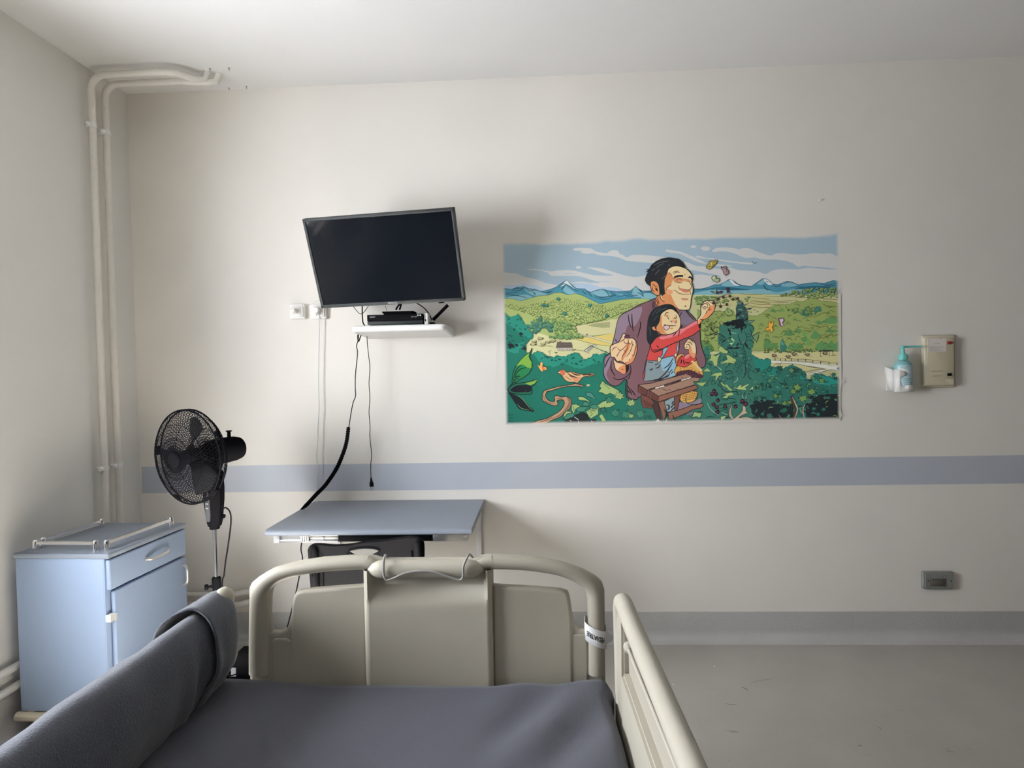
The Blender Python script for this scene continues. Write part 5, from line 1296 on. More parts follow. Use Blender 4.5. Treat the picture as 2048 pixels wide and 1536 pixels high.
# house, bushes, glasshouse
fill('c7', '1050,790 1340,790 1340,845 1080,855', (186, 176, 160), False, 0.5, (70, 60, 50)); fill('c7', '1065,700 1328,700 1345,792 1040,795', (96, 82, 76), False, 0.7, (40, 32, 30))
strokes('c7', ['1080,720 1330,722', '1070,745 1335,748', '1060,770 1340,772', '1110,800 1112,845', '1160,800 1160,850', '1250,800 1250,850', '1300,800 1300,848'], 0.6, (50, 42, 40))
for x_, y_, a in ((620, 725, 7), (640, 680, 5.5), (750, 625, 6), (800, 728, 5.5), (890, 690, 5.5), (985, 668, 6), (1100, 685, 4), (1370, 830, 4), (1040, 885, 3)):
    p = pp('c7', '%f,%f' % (x_, y_))[0]; put(lump(p[0], p[1], a, 9, .2, .55), alb((82, 76, 52), p[0])); put(lump(p[0]-0.5, p[1]-0.7, a*0.72, 9, .2, .55), alb((190, 184, 136), p[0])); stroke(None, [(p[0]-a*.5, p[1]+.4), (p[0], p[1]-.6), (p[0]+a*.5, p[1]+.6)], 0.6, (80, 74, 50))
strokes('c7', ['680,735 760,770 880,760 1000,785', '1400,835 1560,855 1660,905', '1560,850 1640,790 1760,725', '900,850 930,900 920,960', '960,840 900,880'], 0.8, (96, 90, 60))
fill('c7', '1570,850 1760,732 1800,742 1620,868', (222, 218, 208), False, 0.6, (80, 76, 66)); stroke('c7', '1620,850 1740,760', 1.6, (96, 90, 84))
# ---- right countryside
def rf(c, s, col, *a, **k): fill(c, s, col, *a, x=k.pop('x', None), **k)
fill('p', '1380,590 1420,590 1480,588 1530,589 1600,590 1700,588 1700,760 1380,760', (160, 156, 112), False)
fill('d1', '0,1090 200,1070 400,1080 700,1030 1000,1030 1440,1040 1440,1240 0,1240', (128, 138, 88), False)
fill('d1', '600,1035 1000,1030 1440,1050 1440,1330 1000,1300 700,1260 -80,1230 -80,1210 300,1210', (170, 162, 112), False)
strokes('d1', ['1080,1100 1300,1130 1440,1130', '1050,1150 1250,1180 1440,1190', '1020,1200 1250,1240 1440,1230', '980,1250 1200,1290 1440,1300', '0,1240 300,1250 700,1265', '850,1030 1100,1050 1300,1045', '1050,1180 1440,1215'], 1.3, (104, 92, 58))
strokes('d2', ['0,1340 300,1370 600,1340', '0,1380 350,1400 520,1370', '0,1430 200,1430', '0,1480 120,1490', '560,1290 760,1300 1420,1330', '0,1280 400,1275 700,1290', '1100,1330 1420,1340'], 1.2, (98, 88, 56))
for x_, y_ in ((1110, 1280), (1020, 1310), (1140, 1340), (1070, 1385), (1200, 1375)):
    p = pp('d1', '%f,%f' % (x_, y_))[0]; put(lump(p[0], p[1], 2.4, 8, .2, .6), alb((88, 84, 50), p[0])); put(lump(p[0]-.3, p[1]-.4, 1.5, 8, .2, .6), alb((150, 146, 96), p[0]))
blobs('d1', '0,1090 200,1070 380,1090 500,1150 1100,1080 1130,1110 1000,1180 600,1200 100,1230 0,1220', 75, 2.0, 2.6, [(118, 136, 80), (104, 126, 74)], (50, 66, 38))
blobs('d2', '220,1250 550,1160 1000,1110 1400,1100 1420,1280 900,1300 600,1260', 110, 2.0, 3.4, [(104, 118, 66), (92, 108, 62), (116, 126, 74)], (44, 56, 30))
HG = (120, 130, 72)
leafy('d4', '-1480,200 -1300,330 -1100,240 -900,250 -700,230 -560,560 -420,540 -480,330 -160,350 0,240 150,150 230,95 400,110 560,80 700,20 850,40 1000,-60 1250,20 1450,40 1640,80 1640,1120 -1480,1120', HG, 3, 0.9, 0.8, (62, 66, 34))
strokes('d4', ['650,100 720,90 770,150', '450,130 480,190', '980,80 1060,110', '1250,80 1400,140 1600,140', '900,150 1000,180 1080,140', '500,330 590,340', '1080,390 1250,290 1400,290', '1400,360 1530,360 1640,400', '950,540 1100,570 1200,600 1300,570',
               '900,440 980,450', '340,770 400,690 470,690', '470,650 520,630 570,670', '640,690 720,610 750,590 700,575', '800,720 900,670 1000,690 1080,570', '650,880 720,790 780,830', '470,880 550,840 600,900', '0,770 60,770 100,830', '1290,780 1350,800 1470,740 1500,790 1620,740',
               '1260,600 1350,580 1420,640 1500,580 1640,620', '1130,920 1200,830 1260,770', '160,1000 280,950', '0,360 60,370 90,410', '-400,430 -350,520 -420,520', '-520,420 -430,560'], 1.3, (58, 60, 28))
DG = (70, 104, 60); DG2 = (86, 118, 66)
for s, col in (('90,260 180,170 250,240 240,270', DG), ('300,250 350,170 420,200 430,260', DG2), ('560,270 600,190 680,220 690,270', DG2), ('760,290 850,210 930,200 980,290 960,360 850,350', (40, 82, 66)), ('1060,240 1130,130 1220,140 1250,240 1100,300', (40, 82, 66)),
               ('580,430 640,380 710,400 700,445', DG2), ('1080,480 1150,440 1250,480 1340,400 1500,370 1640,400 1640,500 1450,520 1300,500 1150,530', DG), ('380,780 450,680 560,650 600,730 680,750 560,780', DG), ('630,690 700,640 820,650 760,740 680,720', DG),
               ('800,770 880,700 960,720 880,800', DG2), ('780,850 900,790 940,880 840,930', DG), ('1000,800 1090,660 1180,730 1250,760 1150,850 1010,850', DG), ('1300,690 1380,640 1500,660 1640,640 1640,700 1400,720', DG),
               ('-20,850 90,860 140,960 250,930 300,1050 -20,1080', DG), ('480,1080 560,940 650,920 700,960 830,960 850,1060 600,1110', DG), ('900,930 950,840 1010,900 1050,1000 930,1010', DG2), ('1080,1080 1150,950 1250,900 1400,950 1460,880 1500,960 1640,900 1640,1110 1200,1110', DG),
               ('-700,780 -560,700 -420,720 -340,1090 -560,1080', DG), ('-1400,880 -1230,900 -1100,1100 -1250,1190 -1430,1000', DG2)):
    leafy('d4', s, col, 3, 1.0)
fill('d4', '330,1030 350,920 390,850 420,920 450,980 490,1040 420,1140 350,1100', (34, 84, 76))
fill('d4', '350,960 385,890 410,940 400,1000', (66, 116, 104))
blobs('d4', '-20,1060 300,1060 500,1110 850,1080 1100,1080 1640,1110 1640,1150 -20,1160', 80, 1.6, 2.2, [(70, 92, 48), (86, 104, 56)], (30, 40, 20))
blobs('d4', '850,150 1050,130 1250,180 1300,260 1000,330 800,300 500,260 520,200', 34, 2.4, 3.0, [(98, 118, 66), (76, 104, 62)], (42, 56, 30))
blobs('d3', '50,450 300,420 430,560 380,900 200,950 60,870', 26, 4, 5, [(126, 140, 76), (134, 148, 84)], (72, 84, 42))
# pasture, fence, white road
fill('d4', '-400,1165 200,1165 800,1155 1640,1130 1700,1540 -400,1540', (166, 156, 110), False)
fill('d4', '60,1330 400,1335 800,1345 1100,1370 1400,1410 1700,1450 1700,1540 1300,1500 900,1440 600,1400 60,1385', (186, 178, 158), True)
strokes('d4', ['120,1330 500,1345 850,1365 1200,1400 1640,1465', '120,1385 600,1395 900,1440 1330,1510'], 0.9, (70, 62, 48))
fill('d6', '1340,205 1640,170 1640,250 1450,215 1280,240 1150,300 960,330 930,300 1100,250', (186, 178, 158), True)
strokes('d6', ['900,265 1100,215 1340,205', '950,295 1200,245', '950,325 1200,280 1440,212 1640,245', '1330,205 1100,165 900,140', '190,120 250,85 330,95 365,40'], 1.1, (56, 48, 34))
stroke('d4', '150,1280 600,1295 900,1305 1250,1345 1640,1385', 0.9, (64, 56, 34)); stroke('d4', '150,1310 600,1325 900,1350 1250,1375 1640,1415', 0.8, (64, 56, 34))
for x_, y_ in ((220, 1300), (340, 1310), (445, 1312), (580, 1315), (725, 1320), (893, 1325), (1050, 1358), (1220, 1375), (1405, 1390), (1580, 1405)): stroke('d4', '%d,%d %d,%d' % (x_, y_-32, x_+1, y_+28), 1.6, (58, 50, 30), False, False)
for x_, y_ in ((200, 1220), (510, 1240), (640, 1190), (930, 1195), (1320, 1170)):
    p = pp('d4', '%f,%f' % (x_, y_))[0]; put(lump(p[0], p[1], 5.5, 9, .25, .6), alb((62, 54, 40), p[0])); put(lump(p[0], p[1]-.6, 3.4, 8, .25, .6), alb((120, 104, 80), p[0])); stroke(None, [(p[0]-2, p[1]+3.2), (p[0]+9, p[1]+3.4)], 0.9, (74, 66, 44))
fill('d4', '1180,1110 1300,1095 1490,1100 1480,1125 1200,1130', (40, 34, 28), False); strokes('d4', ['1215,1120 1220,1240', '1290,1120 1285,1215', '1410,1120 1412,1235', '1490,1120 1490,1215', '1210,1240 1260,1240', '1450,1220 1560,1210'], 1.2, (44, 38, 28))
# ---- dark green foreground mass
D1, D2 = (20, 98, 82), (34, 124, 106)
P = pp('c7', '30,118 120,170 210,225 290,190 330,160 380,210 420,300 480,400 560,470 600,520 620,600 560,650 480,740 490,880 600,905 690,855 780,880 860,950 1000,975 1060,930 1130,960 1250,950 1320,900 1450,880 1500,960 1550,1020 1700,970 1730,900 1850,930 1960,900 2048,905 2300,1000')
put([(1190, 745), (1400, 760), (1420, 866), (1190, 866)], alb((34, 92, 78), 1250))
P = rough(P, 3.0, 1.4)[:-60] + [(1247, 720), (1260, 866), (990, 866)]
put(P, alb(D1, 1080))
leafy('c7', '30,130 210,235 330,175 420,310 560,480 600,560 520,620 430,560 330,500 200,380 60,300', D2, 3, 1.5)
leafy('c7', '280,720 440,690 420,780 300,820', D2, 3, 1.2); leafy('c7', '120,820 380,800 340,900 180,880', D2, 3, 1.2)
leafy('c7', '620,920 700,860 800,900 860,970 1000,990 1120,970 1250,965 1320,910 1450,900 1550,1040 1700,990 1740,920 1960,925 1900,1060 1700,1110 1500,1190 1300,1130 1180,1080 1000,1150 850,1130 700,1040', D2, 3, 1.6)
for _ in range(46):
    a, b = RN.choice([(0.0, 0), (1, 0)]), 0
    if RN.random() < 0.5: x_, y_ = 1000+RN.uniform(8, 52), 610+RN.uniform(25, 85)
    else: x_, y_ = 1000+RN.uniform(80, 200), 720+RN.uniform(-14, 10)
    if not inside((x_, y_), P): continue
    for k in range(3): stroke(None, [(x_+RN.uniform(-3, 3), y_+RN.uniform(-2, 2)) for _k in range(3)], 1.1, (10, 48, 44))
for x_, y_, r_ in ((1022, 692, 6), (1048, 697, 4.5), (1042, 668, 4), (1034, 690, 3)): leafy('p', lump(x_, y_, r_, 10, .3), (16, 24, 26), 2, 1.0)
# right-hand dark masses
E1, E2 = (34, 84, 72), (26, 98, 86)
def mass(s, c, col, amp=1.8): leafy(c, s, col, 3, amp)
mass('-60,1180 40,1140 110,1010 180,1000 200,1100 240,1250 380,1180 460,1100 430,980 380,860 420,700 430,570 600,470 790,440 790,200 820,80 860,20 920,80 990,140 1000,200 1040,300 1050,430 1100,480 1190,620 1180,700 1130,780 1180,920 1170,1010 1130,1080 1150,1190 1300,1290 1400,1310 1470,1260 1560,1310 1550,1450 1700,1500 1800,1540 1800,2900 -400,2900 -300,1540 -120,1500', 'd3', (44, 92, 78), 1.2)
mass('-80,120 120,140 300,150 400,200 500,130 600,90 700,160 780,180 860,270 930,310 890,390 1000,410 1100,320 1250,290 1340,350 1600,370 1660,400 1660,1420 -80,1420', 'd6', (30, 76, 66), 1.4)
mass('-60,100 130,130 260,250 300,330 120,350 -60,300', 'd6', E2, 1.4); mass('720,380 870,330 900,420 760,440', 'd6', E2, 1.2); mass('980,440 1180,330 1340,380 1590,380 1620,520 1400,560 1100,520', 'd6', E2, 1.4)
mass('1130,1240 1250,1300 1400,1330 1540,1290 1540,1450 1500,1540 1250,1540', 'd3', E2, 1.3)
mass('800,850 1000,780 1250,760 1640,740 1660,1300 1400,1310 950,1300 860,1100 900,960', 'd6', (14, 18, 20), 1.4)
mass('-80,900 200,870 330,1000 620,1000 640,1300 -80,1330', 'd6', (16, 22, 24), 1.4)
mass('1200,1000 1500,850 1700,900 1760,1330 1500,1320 1250,1180', 'd5', (16, 22, 24), 1.2)
# leaf scribble over the masses
for _ in range(90):
    x_, y_ = RN.uniform(1505, 1688), RN.uniform(735, 838)
    if y_ < 748+abs(x_-1590)*0.05 and 1610 < x_ < 1665: continue
    dk = y_ > 800 and RN.random() < .7
    ivy(x_, y_, RN.uniform(4, 8), (18, 30, 30) if dk else RN.choice([(30, 84, 68), (44, 98, 78), (60, 104, 72), (22, 60, 50)]), RN.uniform(-3, 3), (8, 18, 18), 1.0)
for _ in range(90):
    x_, y_ = RN.uniform(1520, 1685), RN.uniform(612, 700)
    r_ = RN.uniform(2.5, 6); stroke(None, [(x_-r_, y_+r_*.3), (x_-r_*.4, y_-r_*.35), (x_+r_*.3, y_-r_*.3), (x_+r_, y_+r_*.4)], 0.9, (56, 62, 30))
for _ in range(60):
    x_, y_ = RN.uniform(1400, 1450), RN.uniform(615, 700)
    r_ = RN.uniform(2.5, 5); stroke(None, [(x_-r_, y_+r_*.3), (x_-r_*.4, y_-r_*.35), (x_+r_*.3, y_-r_*.3), (x_+r_, y_+r_*.4)], 0.8, (56, 66, 34))
for _ in range(230):
    x_, y_ = RN.uniform(1458, 1684), RN.uniform(728, 834)
    if y_ < 700+max(0, 1540-x_)*0.42+40: continue
    if y_ < 757 and 1600 < x_ < 1660: continue
    g = RN.random(); r_ = RN.uniform(2.5, 6)
    col = (58, 104, 88) if g < .45 else ((14, 22, 22) if g < .85 else (100, 124, 74))
    a = RN.uniform(0, 6.28)
    stroke(None, [(x_, y_), (x_+r_*math.cos(a), y_+r_*math.sin(a)*.7), (x_+r_*1.7*math.cos(a+.5), y_+r_*1.4*math.sin(a+.5))], RN.uniform(.7, 1.8), col)
for _ in range(60):
    x_, y_ = RN.uniform(1420, 1500), RN.uniform(690, 770)
    a = RN.uniform(0, 6.28); r_ = RN.uniform(3, 8)
    stroke(None, [(x_, y_), (x_+r_*math.cos(a), y_+r_*math.sin(a)), (x_+r_*1.6*math.cos(a+.6), y_+r_*1.6*math.sin(a+.6))], 0.9, (16, 40, 38))
# tall bramble spire
fill('d3', '790,430 800,200 850,30 880,100 940,30 960,130 1010,180 1040,300 1050,430 960,480 850,470', (36, 66, 62), False, 0.9, (12, 24, 26))
leafy('d3', '500,520 640,470 790,420 940,410 960,500 1040,540 960,600 900,740 880,620 700,640 780,560 560,560', (14, 18, 20), 3, 1.6)
for s in ('800,50 870,110 910,80 850,20', '920,120 1080,70 960,140', '790,200 900,180 960,240 850,230', '890,310 980,340 960,380 900,350'): fill('d3', s, (84, 112, 104), False, 0.8, (12, 24, 26))
fill('d3', '1030,480 1100,450 1210,440 1130,500 1040,510', (96, 120, 104), False, 1.2, (14, 22, 24)); fill('d3', '1150,790 1300,700 1280,820 1240,930 1180,860', (96, 120, 80), False, 1.6, (14, 22, 24))
strokes('d3', ['960,660 1000,740 1030,870 960,990 970,1100 1000,1250 990,1540', '840,740 850,830 890,930 880,1000', '1040,870 1150,900 1180,960', '780,1120 820,1220 720,1250', '1060,560 1150,560 1190,680', '1100,620 1130,760 1060,820', '840,1260 900,1180 960,1260', '1020,1030 1120,1090', '1060,1380 1130,1480'], 1.5, (14, 34, 34))
strokes('d3', ['640,620 680,710 800,730', '1010,1460 1100,1530', '380,1460 470,1530'], 0.9, (150, 176, 150))
for s in ('670,820 690,810 760,900 750,920 690,870', '640,950 740,930 690,990', '595,880 640,890 620,915', '720,1050 750,1020 760,1050'): fill('d3', s, (158, 172, 120), False)
strokes('d3', ['240,560 260,650 310,710', '210,770 300,740 400,700', '300,780 400,740 520,800', '240,860 330,810', '430,500 450,570', '500,780 550,830'], 2.2, (16, 36, 36))
for _ in range(46):
    x_, y_ = RN.uniform(1408, 1500), RN.uniform(660, 842)
    if y_ < 700 and (x_ < 1440 or x_ > 1500): continue
    ivy(x_, y_, RN.uniform(4.5, 8.5), RN.choice([(44, 92, 78), (56, 104, 90), (34, 80, 70), (66, 112, 94)]), RN.uniform(-3, 3), (12, 34, 34), 0.9)
for _ in range(26):
    x_ = 1445+RN.uniform(0, 55); y_ = RN.uniform(615, 700); h_ = (y_-600)/100
    if abs(x_-1486) > 10+30*h_: continue
    a = RN.uniform(0, 6.28); r_ = RN.uniform(4, 8)
    fill(None, [(x_, y_), (x_+r_*math.cos(a+.3), y_+r_*math.sin(a+.3)), (x_+2*r_*math.cos(a), y_+2*r_*math.sin(a)), (x_+r_*math.cos(a-.3), y_+r_*math.sin(a-.3))], RN.choice([(16, 24, 26), (36, 70, 66), (80, 112, 100), (20, 30, 32)]), False, 0.7, (12, 24, 26))
# light ivy leaves
LG = (150, 162, 100)
fill('d3', '400,1080 450,1010 510,1050 550,1090 615,1120 600,1180 500,1170 420,1120', LG, False, 0.8, (16, 40, 36)); fill('d3', '150,1330 230,1290 240,1190 300,1210 350,1230 440,1180 390,1300 380,1440 310,1450 270,1340', LG, False, 0.8, (16, 40, 36))
fill('d3', '560,1190 640,1210 700,1250 800,1310 760,1400 620,1380 560,1480 600,1380 430,1400 600,1300', LG, False, 1.1, (16, 40, 36)); strokes('d3', ['740,1400 660,1400 550,1520', '880,1400 820,1500 760,1420', '720,1340 850,1430'], 1.2, (16, 40, 36))
for s in ('170,250 270,175 345,255', '325,345 450,285 580,270 590,340 530,350 460,450 440,440 470,350', '10,500 250,485 170,575 120,570', '550,465 680,570 680,510 760,610 830,665 760,675 690,600 600,560', '800,590 930,610 980,545 1030,560 1000,600 1170,520 1180,550 1100,600 1130,660 960,650 870,620', '580,745 800,700 850,770 730,790 700,840 600,820 700,770', '1180,660 1270,580 1280,640'): fill('d5', s, LG, False, 0.7, (20, 44, 36))
for s in ('560,1240 680,1220 640,1300 570,1330', '0,1180 60,1130 140,1190 100,1240 0,1230', '560,590 800,470'): 
    if len(s.split()) > 2: fill('d5', s, (156, 170, 116), False, 0.9, (16, 40, 36))
strokes('d5', ['265,930 320,1050 420,1150 520,1220', '480,130 580,225', '590,1140 640,1180 720,1190', '1030,760 1060,840', '1130,770 1110,850', '920,370 930,440 840,500'], 1.0, (150, 170, 150))
strokes('d5', ['120,680 150,780 120,880', '250,80 350,90 360,140', '650,290 760,230 830,300 700,300', '650,350 740,420 860,350', '540,750 720,720 900,690 960,780', '560,590 640,680 780,700', '1170,250 1180,380 1260,430', '1110,0 1110,300 1040,400', '240,1290 300,1240 420,1250', '700,880 740,840 900,860', '460,1010 600,970 760,950 920,900'], 1.6, (14, 32, 32))
# brambles
def berry(c, x_, y_, r_=4.0):
    p = pp(c, '%f,%f' % (x_, y_))[0]; put(lump(p[0], p[1], r_, 10, .12, 1), alb((26, 14, 22), p[0]))
    for k in range(5): put(lump(p[0]+RN.uniform(-.45, .45)*r_, p[1]+RN.uniform(-.45, .45)*r_, r_*.26, 6, 0, 1), alb((98, 42, 60), p[0]))
for x_, y_ in ((420, 680), (370, 750), (460, 750), (500, 885), (410, 975), (660, 1020), (890, 1020), (480, 1040), (495, 1140), (1040, 910), (1110, 960)): berry('d5', x_, y_, 4.4 if x_ < 1000 else 5.2)
for x_, y_ in ((430, 1010), (500, 1000), (620, 940), (640, 990), (440, 1130), (540, 1100), (670, 1080), (490, 1280), (610, 1235), (730, 1140), (820, 1120), (350, 1210)): berry('d1', x_, y_, 2.9)
strokes('d1', ['360,1150 440,1120 520,1080 640,1040 720,1030', '600,1030 620,960', '700,1090 780,1110 850,1170 900,1240', '480,1170 490,1270', '540,1110 700,1080', '390,940 390,1040'], 1.1, (40, 34, 34))
fill('d1', '380,1040 375,950 390,920 400,1000', (128, 150, 130), False); fill('d1', '290,980 350,1020 380,1020 340,980', (70, 100, 92), False, .6)
fill('d1', '560,1400 620,1300 700,1360 730,1440 640,1470', (128, 142, 84), False, 1.0, (30, 40, 26)); strokes('d1', ['560,1400 630,1450 730,1430', '620,1310 640,1400'], 1.2, (30, 40, 26))
# pale roots and trunks at the bottom right
fill('d5', '740,1150 790,1010 815,960 800,1150 830,1240 900,1340 860,1330 760,1250', (150, 136, 112), True, 0.9, (30, 24, 20)); fill('d5', '850,1290 960,1200 1040,1110 1050,1010 1110,1030 1120,1130 1170,1160 1060,1200 960,1270 1150,1250 1350,1330 1480,1365 800,1370', (164, 148, 124), True, 0.9, (30, 24, 20))
fill('d6', '560,800 620,810 660,930 720,1080 680,1200 650,1320 600,1310 620,1180 660,1090 600,960', (56, 38, 28), True, 0.8); stroke('d6', '600,815 650,920 710,1070 690,1170 640,1310', 1.8, (170, 140, 120)); stroke('d6', '880,970 840,1060 840,1180 870,1290', 2.0, (150, 118, 112)); stroke('d6', '300,1200 360,1290 430,1340', 1.4, (120, 104, 88))
for x_, y_, r_, c_ in ((580, 230, 9, (86, 110, 72)), (690, 240, 8, (30, 60, 48)), (700, 600, 11, (98, 122, 60)), (620, 690, 9, (92, 116, 58)), (1020, 700, 11, (98, 122, 62)), (840, 850, 12, (96, 122, 62)), (960, 900, 11, (54, 88, 70)), (1240, 450, 8, (88, 118, 60)), (230, 790, 8, (88, 118, 60)), (430, 950, 8, (96, 116, 56)), (540, 930, 7, (96, 116, 56)), (430, 1100, 9, (26, 80, 60)), (1180, 850, 10, (18, 24, 24)), (100, 1230, 10, (50, 84, 74))):
    p = pp('d6', '%f,%f' % (x_, y_))[0]; ivy(p[0], p[1], r_, c_, RN.uniform(-1, 1), (10, 16, 16), 1.1, (12, 24, 20))
# ---- bottom-left: big leaves, bird, branch, ivy
fill('c8', '230,460 240,260 300,110 380,10 460,-70 560,-150 590,-220 580,-150 550,-60 590,30 590,140 560,220 480,300 330,390', (30, 112, 66), True, 1.6, (10, 26, 22))
fill('c8', '300,110 380,10 460,-70 540,-130 530,-60 560,0 590,40 585,150 510,140 420,80', (120, 162, 62), False); strokes('c8', ['250,440 270,260 330,150 400,90', '290,380 300,260 380,170 500,140', '270,330 340,300 380,310', '260,380 350,330'], 2.0, (12, 28, 24))
fill('c8', '150,560 240,460 420,420 560,400 690,355 650,450 590,500 600,590 560,640 400,640 220,620', (22, 92, 66), True, 1.6, (10, 22, 20)); fill('c8', '190,560 290,480 440,460 590,490 560,590 420,600 270,600', (18, 20, 28), True); fill('c8', '460,430 600,400 700,365 640,440 560,470', (128, 162, 66), False)
fill('c8', '160,600 260,650 400,720 520,840 640,960 520,940 370,910 280,790', (14, 18, 26), True, 1.4, (10, 20, 18)); strokes('c8', ['330,660 430,740 520,850 610,940', '320,820 400,900 540,930'], 1.0, (110, 150, 90))
fill('c8', '40,300 90,420 130,560 60,490', (14, 18, 24), True); strokes('c8', ['130,570 220,450 300,390', '20,800 60,700 60,620 140,570'], 2.2, (14, 22, 22)); stroke('c8', '60,690 70,620 130,580', 1.2, (170, 170, 150))
# branch
BR = (176, 140, 108); BRd = (128, 94, 76)
fill('c8', '560,1200 700,1130 860,1090 1000,1020 1120,940 1190,840 1190,770 1130,740 1060,760 1080,810 1050,850 960,840 850,790 790,740 790,640 830,570 920,540 1100,490 1280,465 1400,440 1480,455 1540,470 1530,510 1480,490 1300,490 1120,520 960,570 870,600 850,680 900,750 1000,780 1020,740 1010,690 1060,660 1140,690 1240,680 1320,730 1330,820 1290,910 1200,980 1120,1060 950,1130 800,1200', BR, True, 1.5, (34, 22, 20))
fill('c8', '1240,690 1310,740 1320,820 1270,910 1190,970 1100,1050 940,1120 830,1190 1000,1080 1150,980 1240,870 1280,780', BRd, True); strokes('c8', ['800,640 850,760 960,810 1060,820', '1050,720 1130,720 1200,760', '700,1170 860,1120 1000,1060', '860,590 940,570', '1240,470 1260,500', '1480,470 1500,520 1530,520', '1560,470 1600,490'], 1.2, (60, 38, 34))
fill('c8', '1600,480 1620,450 1670,450 1680,475 1640,495', (170, 196, 140), True, 0.6); stroke('c8', '1480,440 1560,470 1610,480', 1.0, (60, 38, 34))
# bird
fill('c8', '1080,235 1110,200 1160,180 1210,195 1240,230 1340,220 1450,250 1540,265 1700,245 1770,270 1700,305 1590,305 1530,330 1490,380 1430,430 1380,410 1290,410 1210,370 1160,300 1120,260', (214, 170, 122), True, 1.3, (44, 26, 18))
fill('c8', '1110,205 1160,182 1210,198 1215,235 1180,290 1140,270 1110,245', (200, 112, 80), True); fill('c8', '1080,235 1112,225 1120,245', (220, 206, 180), False); fill('c8', '1310,300 1400,330 1500,320 1450,400 1400,410', (206, 140, 104), True)
strokes('c8', ['1260,250 1340,300 1440,330', '1330,230 1400,270 1500,280', '1400,260 1440,290', '1540,280 1700,265', '1640,285 1750,275', '1300,290 1330,310'], 2.4, (46, 30, 24)); strokes('c8', ['1200,240 1170,290', '1210,300 1270,340 1330,380', '1380,420 1375,445', '1410,415 1420,440'], 1.0, (60, 34, 26)); put(lump(*pp('c8', '1155,205')[0], 1.0), alb(INK, 1120))
# butterfly left
fill('c8', '740,110 750,50 780,35 800,70 790,120 850,130 870,170 840,190 800,190 790,225 750,190 690,80', (232, 176, 104), True, 0.8, (70, 40, 20)); fill('c8', '770,130 800,125 850,150 830,180 790,180', (214, 120, 62), True)
# ivy clumps along the bottom
IL = (158, 176, 112); IM = (60, 118, 96)
for s, col in (('1910,380 1960,440 2048,480 2200,560 2250,640 2150,660 2048,620 1980,650 1830,590 1880,530 1850,480', IL), ('1850,900 1780,1000 1620,1000 1700,940 1640,920 1850,820 1920,760 2048,740 2150,820 2048,880', IL), ('1450,680 1560,690 1700,790 1600,760 1470,745', IL), ('1330,830 1420,820 1500,870 1400,920 1370,1010 1330,930', IL),
               ('1190,1000 1240,950 1340,970 1200,1060 1170,1120', IL), ('1600,960 1650,920 1760,950 1830,900 1830,1010 1700,1090 1650,1060', IL), ('1840,1040 1900,1000 1980,1130 1900,1150', IL), ('1530,850 1560,780 1660,790 1640,860', IM), ('1420,960 1440,890 1500,870 1640,870 1560,960', IM), ('1180,1100 1250,1000 1350,980 1400,1040 1280,1110', IM), ('1600,600 1700,610 1800,740 1700,700 1610,670', (70, 120, 110)), ('1660,860 1760,820 1860,880 1740,920', IM)):
    fill('c8', s, col, False, 1.2, (12, 36, 34))
leafy('c8', '1200,1130 1280,1090 1380,1040 1480,990 1560,960 1640,1020 1660,1110 1780,1100 1790,1190 1250,1200', (14, 20, 22), 3, 1.5)
for s in ('1300,1120 1330,1140', '1460,1130 1470,1200', '1700,1130 1720,1160', '1380,1060 1460,1110'): stroke('c8', s, 1.4, (210, 214, 200), False)
strokes('c8', ['1480,1000 1540,1100', '1560,1000 1500,1120', '1340,850 1380,900 1350,960', '1640,940 1720,1000 1660,1060', '1880,600 2000,660', '1920,440 2048,540', '2000,740 1900,780 1830,770', '1780,920 1950,900 2000,1030'], 1.0, (14, 36, 34))
MAJ = [((1238, 792), 13, .3, IL), ((1218, 800), 10, -1, IM), ((1230, 826), 13, .8, IM), ((1206, 820), 9, .4, (36, 96, 84)), ((1262, 806), 12, -.4, IL), ((1252, 830), 14, .2, IM), ((1280, 828), 13, 1.1, IM), ((1262, 832), 8, 0.2, IL), ((1296, 838), 10, .5, (30, 90, 78)), ((1240, 846), 9, 2, (30, 90, 78))]
for (cx_, cy_), r_, ro, c_ in MAJ: ivy(cx_, cy_, r_, c_, ro, (12, 36, 34), 1.2, (24, 60, 52))
for _ in range(20):
    x_, y_ = RN.uniform(1048, 1140), RN.uniform(752, 800); stroke(None, [(x_, y_), (x_+RN.uniform(-1, 2), y_-RN.uniform(1, 3))], 0.8, (60, 140, 116))
# signature scribbles, bottom left
for y_, n in ((1025, 6), (1075, 5), (1140, 9)):
    for k in range(n):
        x0_ = 100+k*(150/n); a_ = 26 if y_ < 1100 else 10
        stroke('c8', '%f,%f %f,%f %f,%f' % (x0_, y_+RN.uniform(-a_, 0), x0_+RN.uniform(5, 18), y_+RN.uniform(-a_, a_)*.6, x0_+RN.uniform(0, 22), y_+RN.uniform(0, a_)*.7), 0.9, (6, 30, 30))
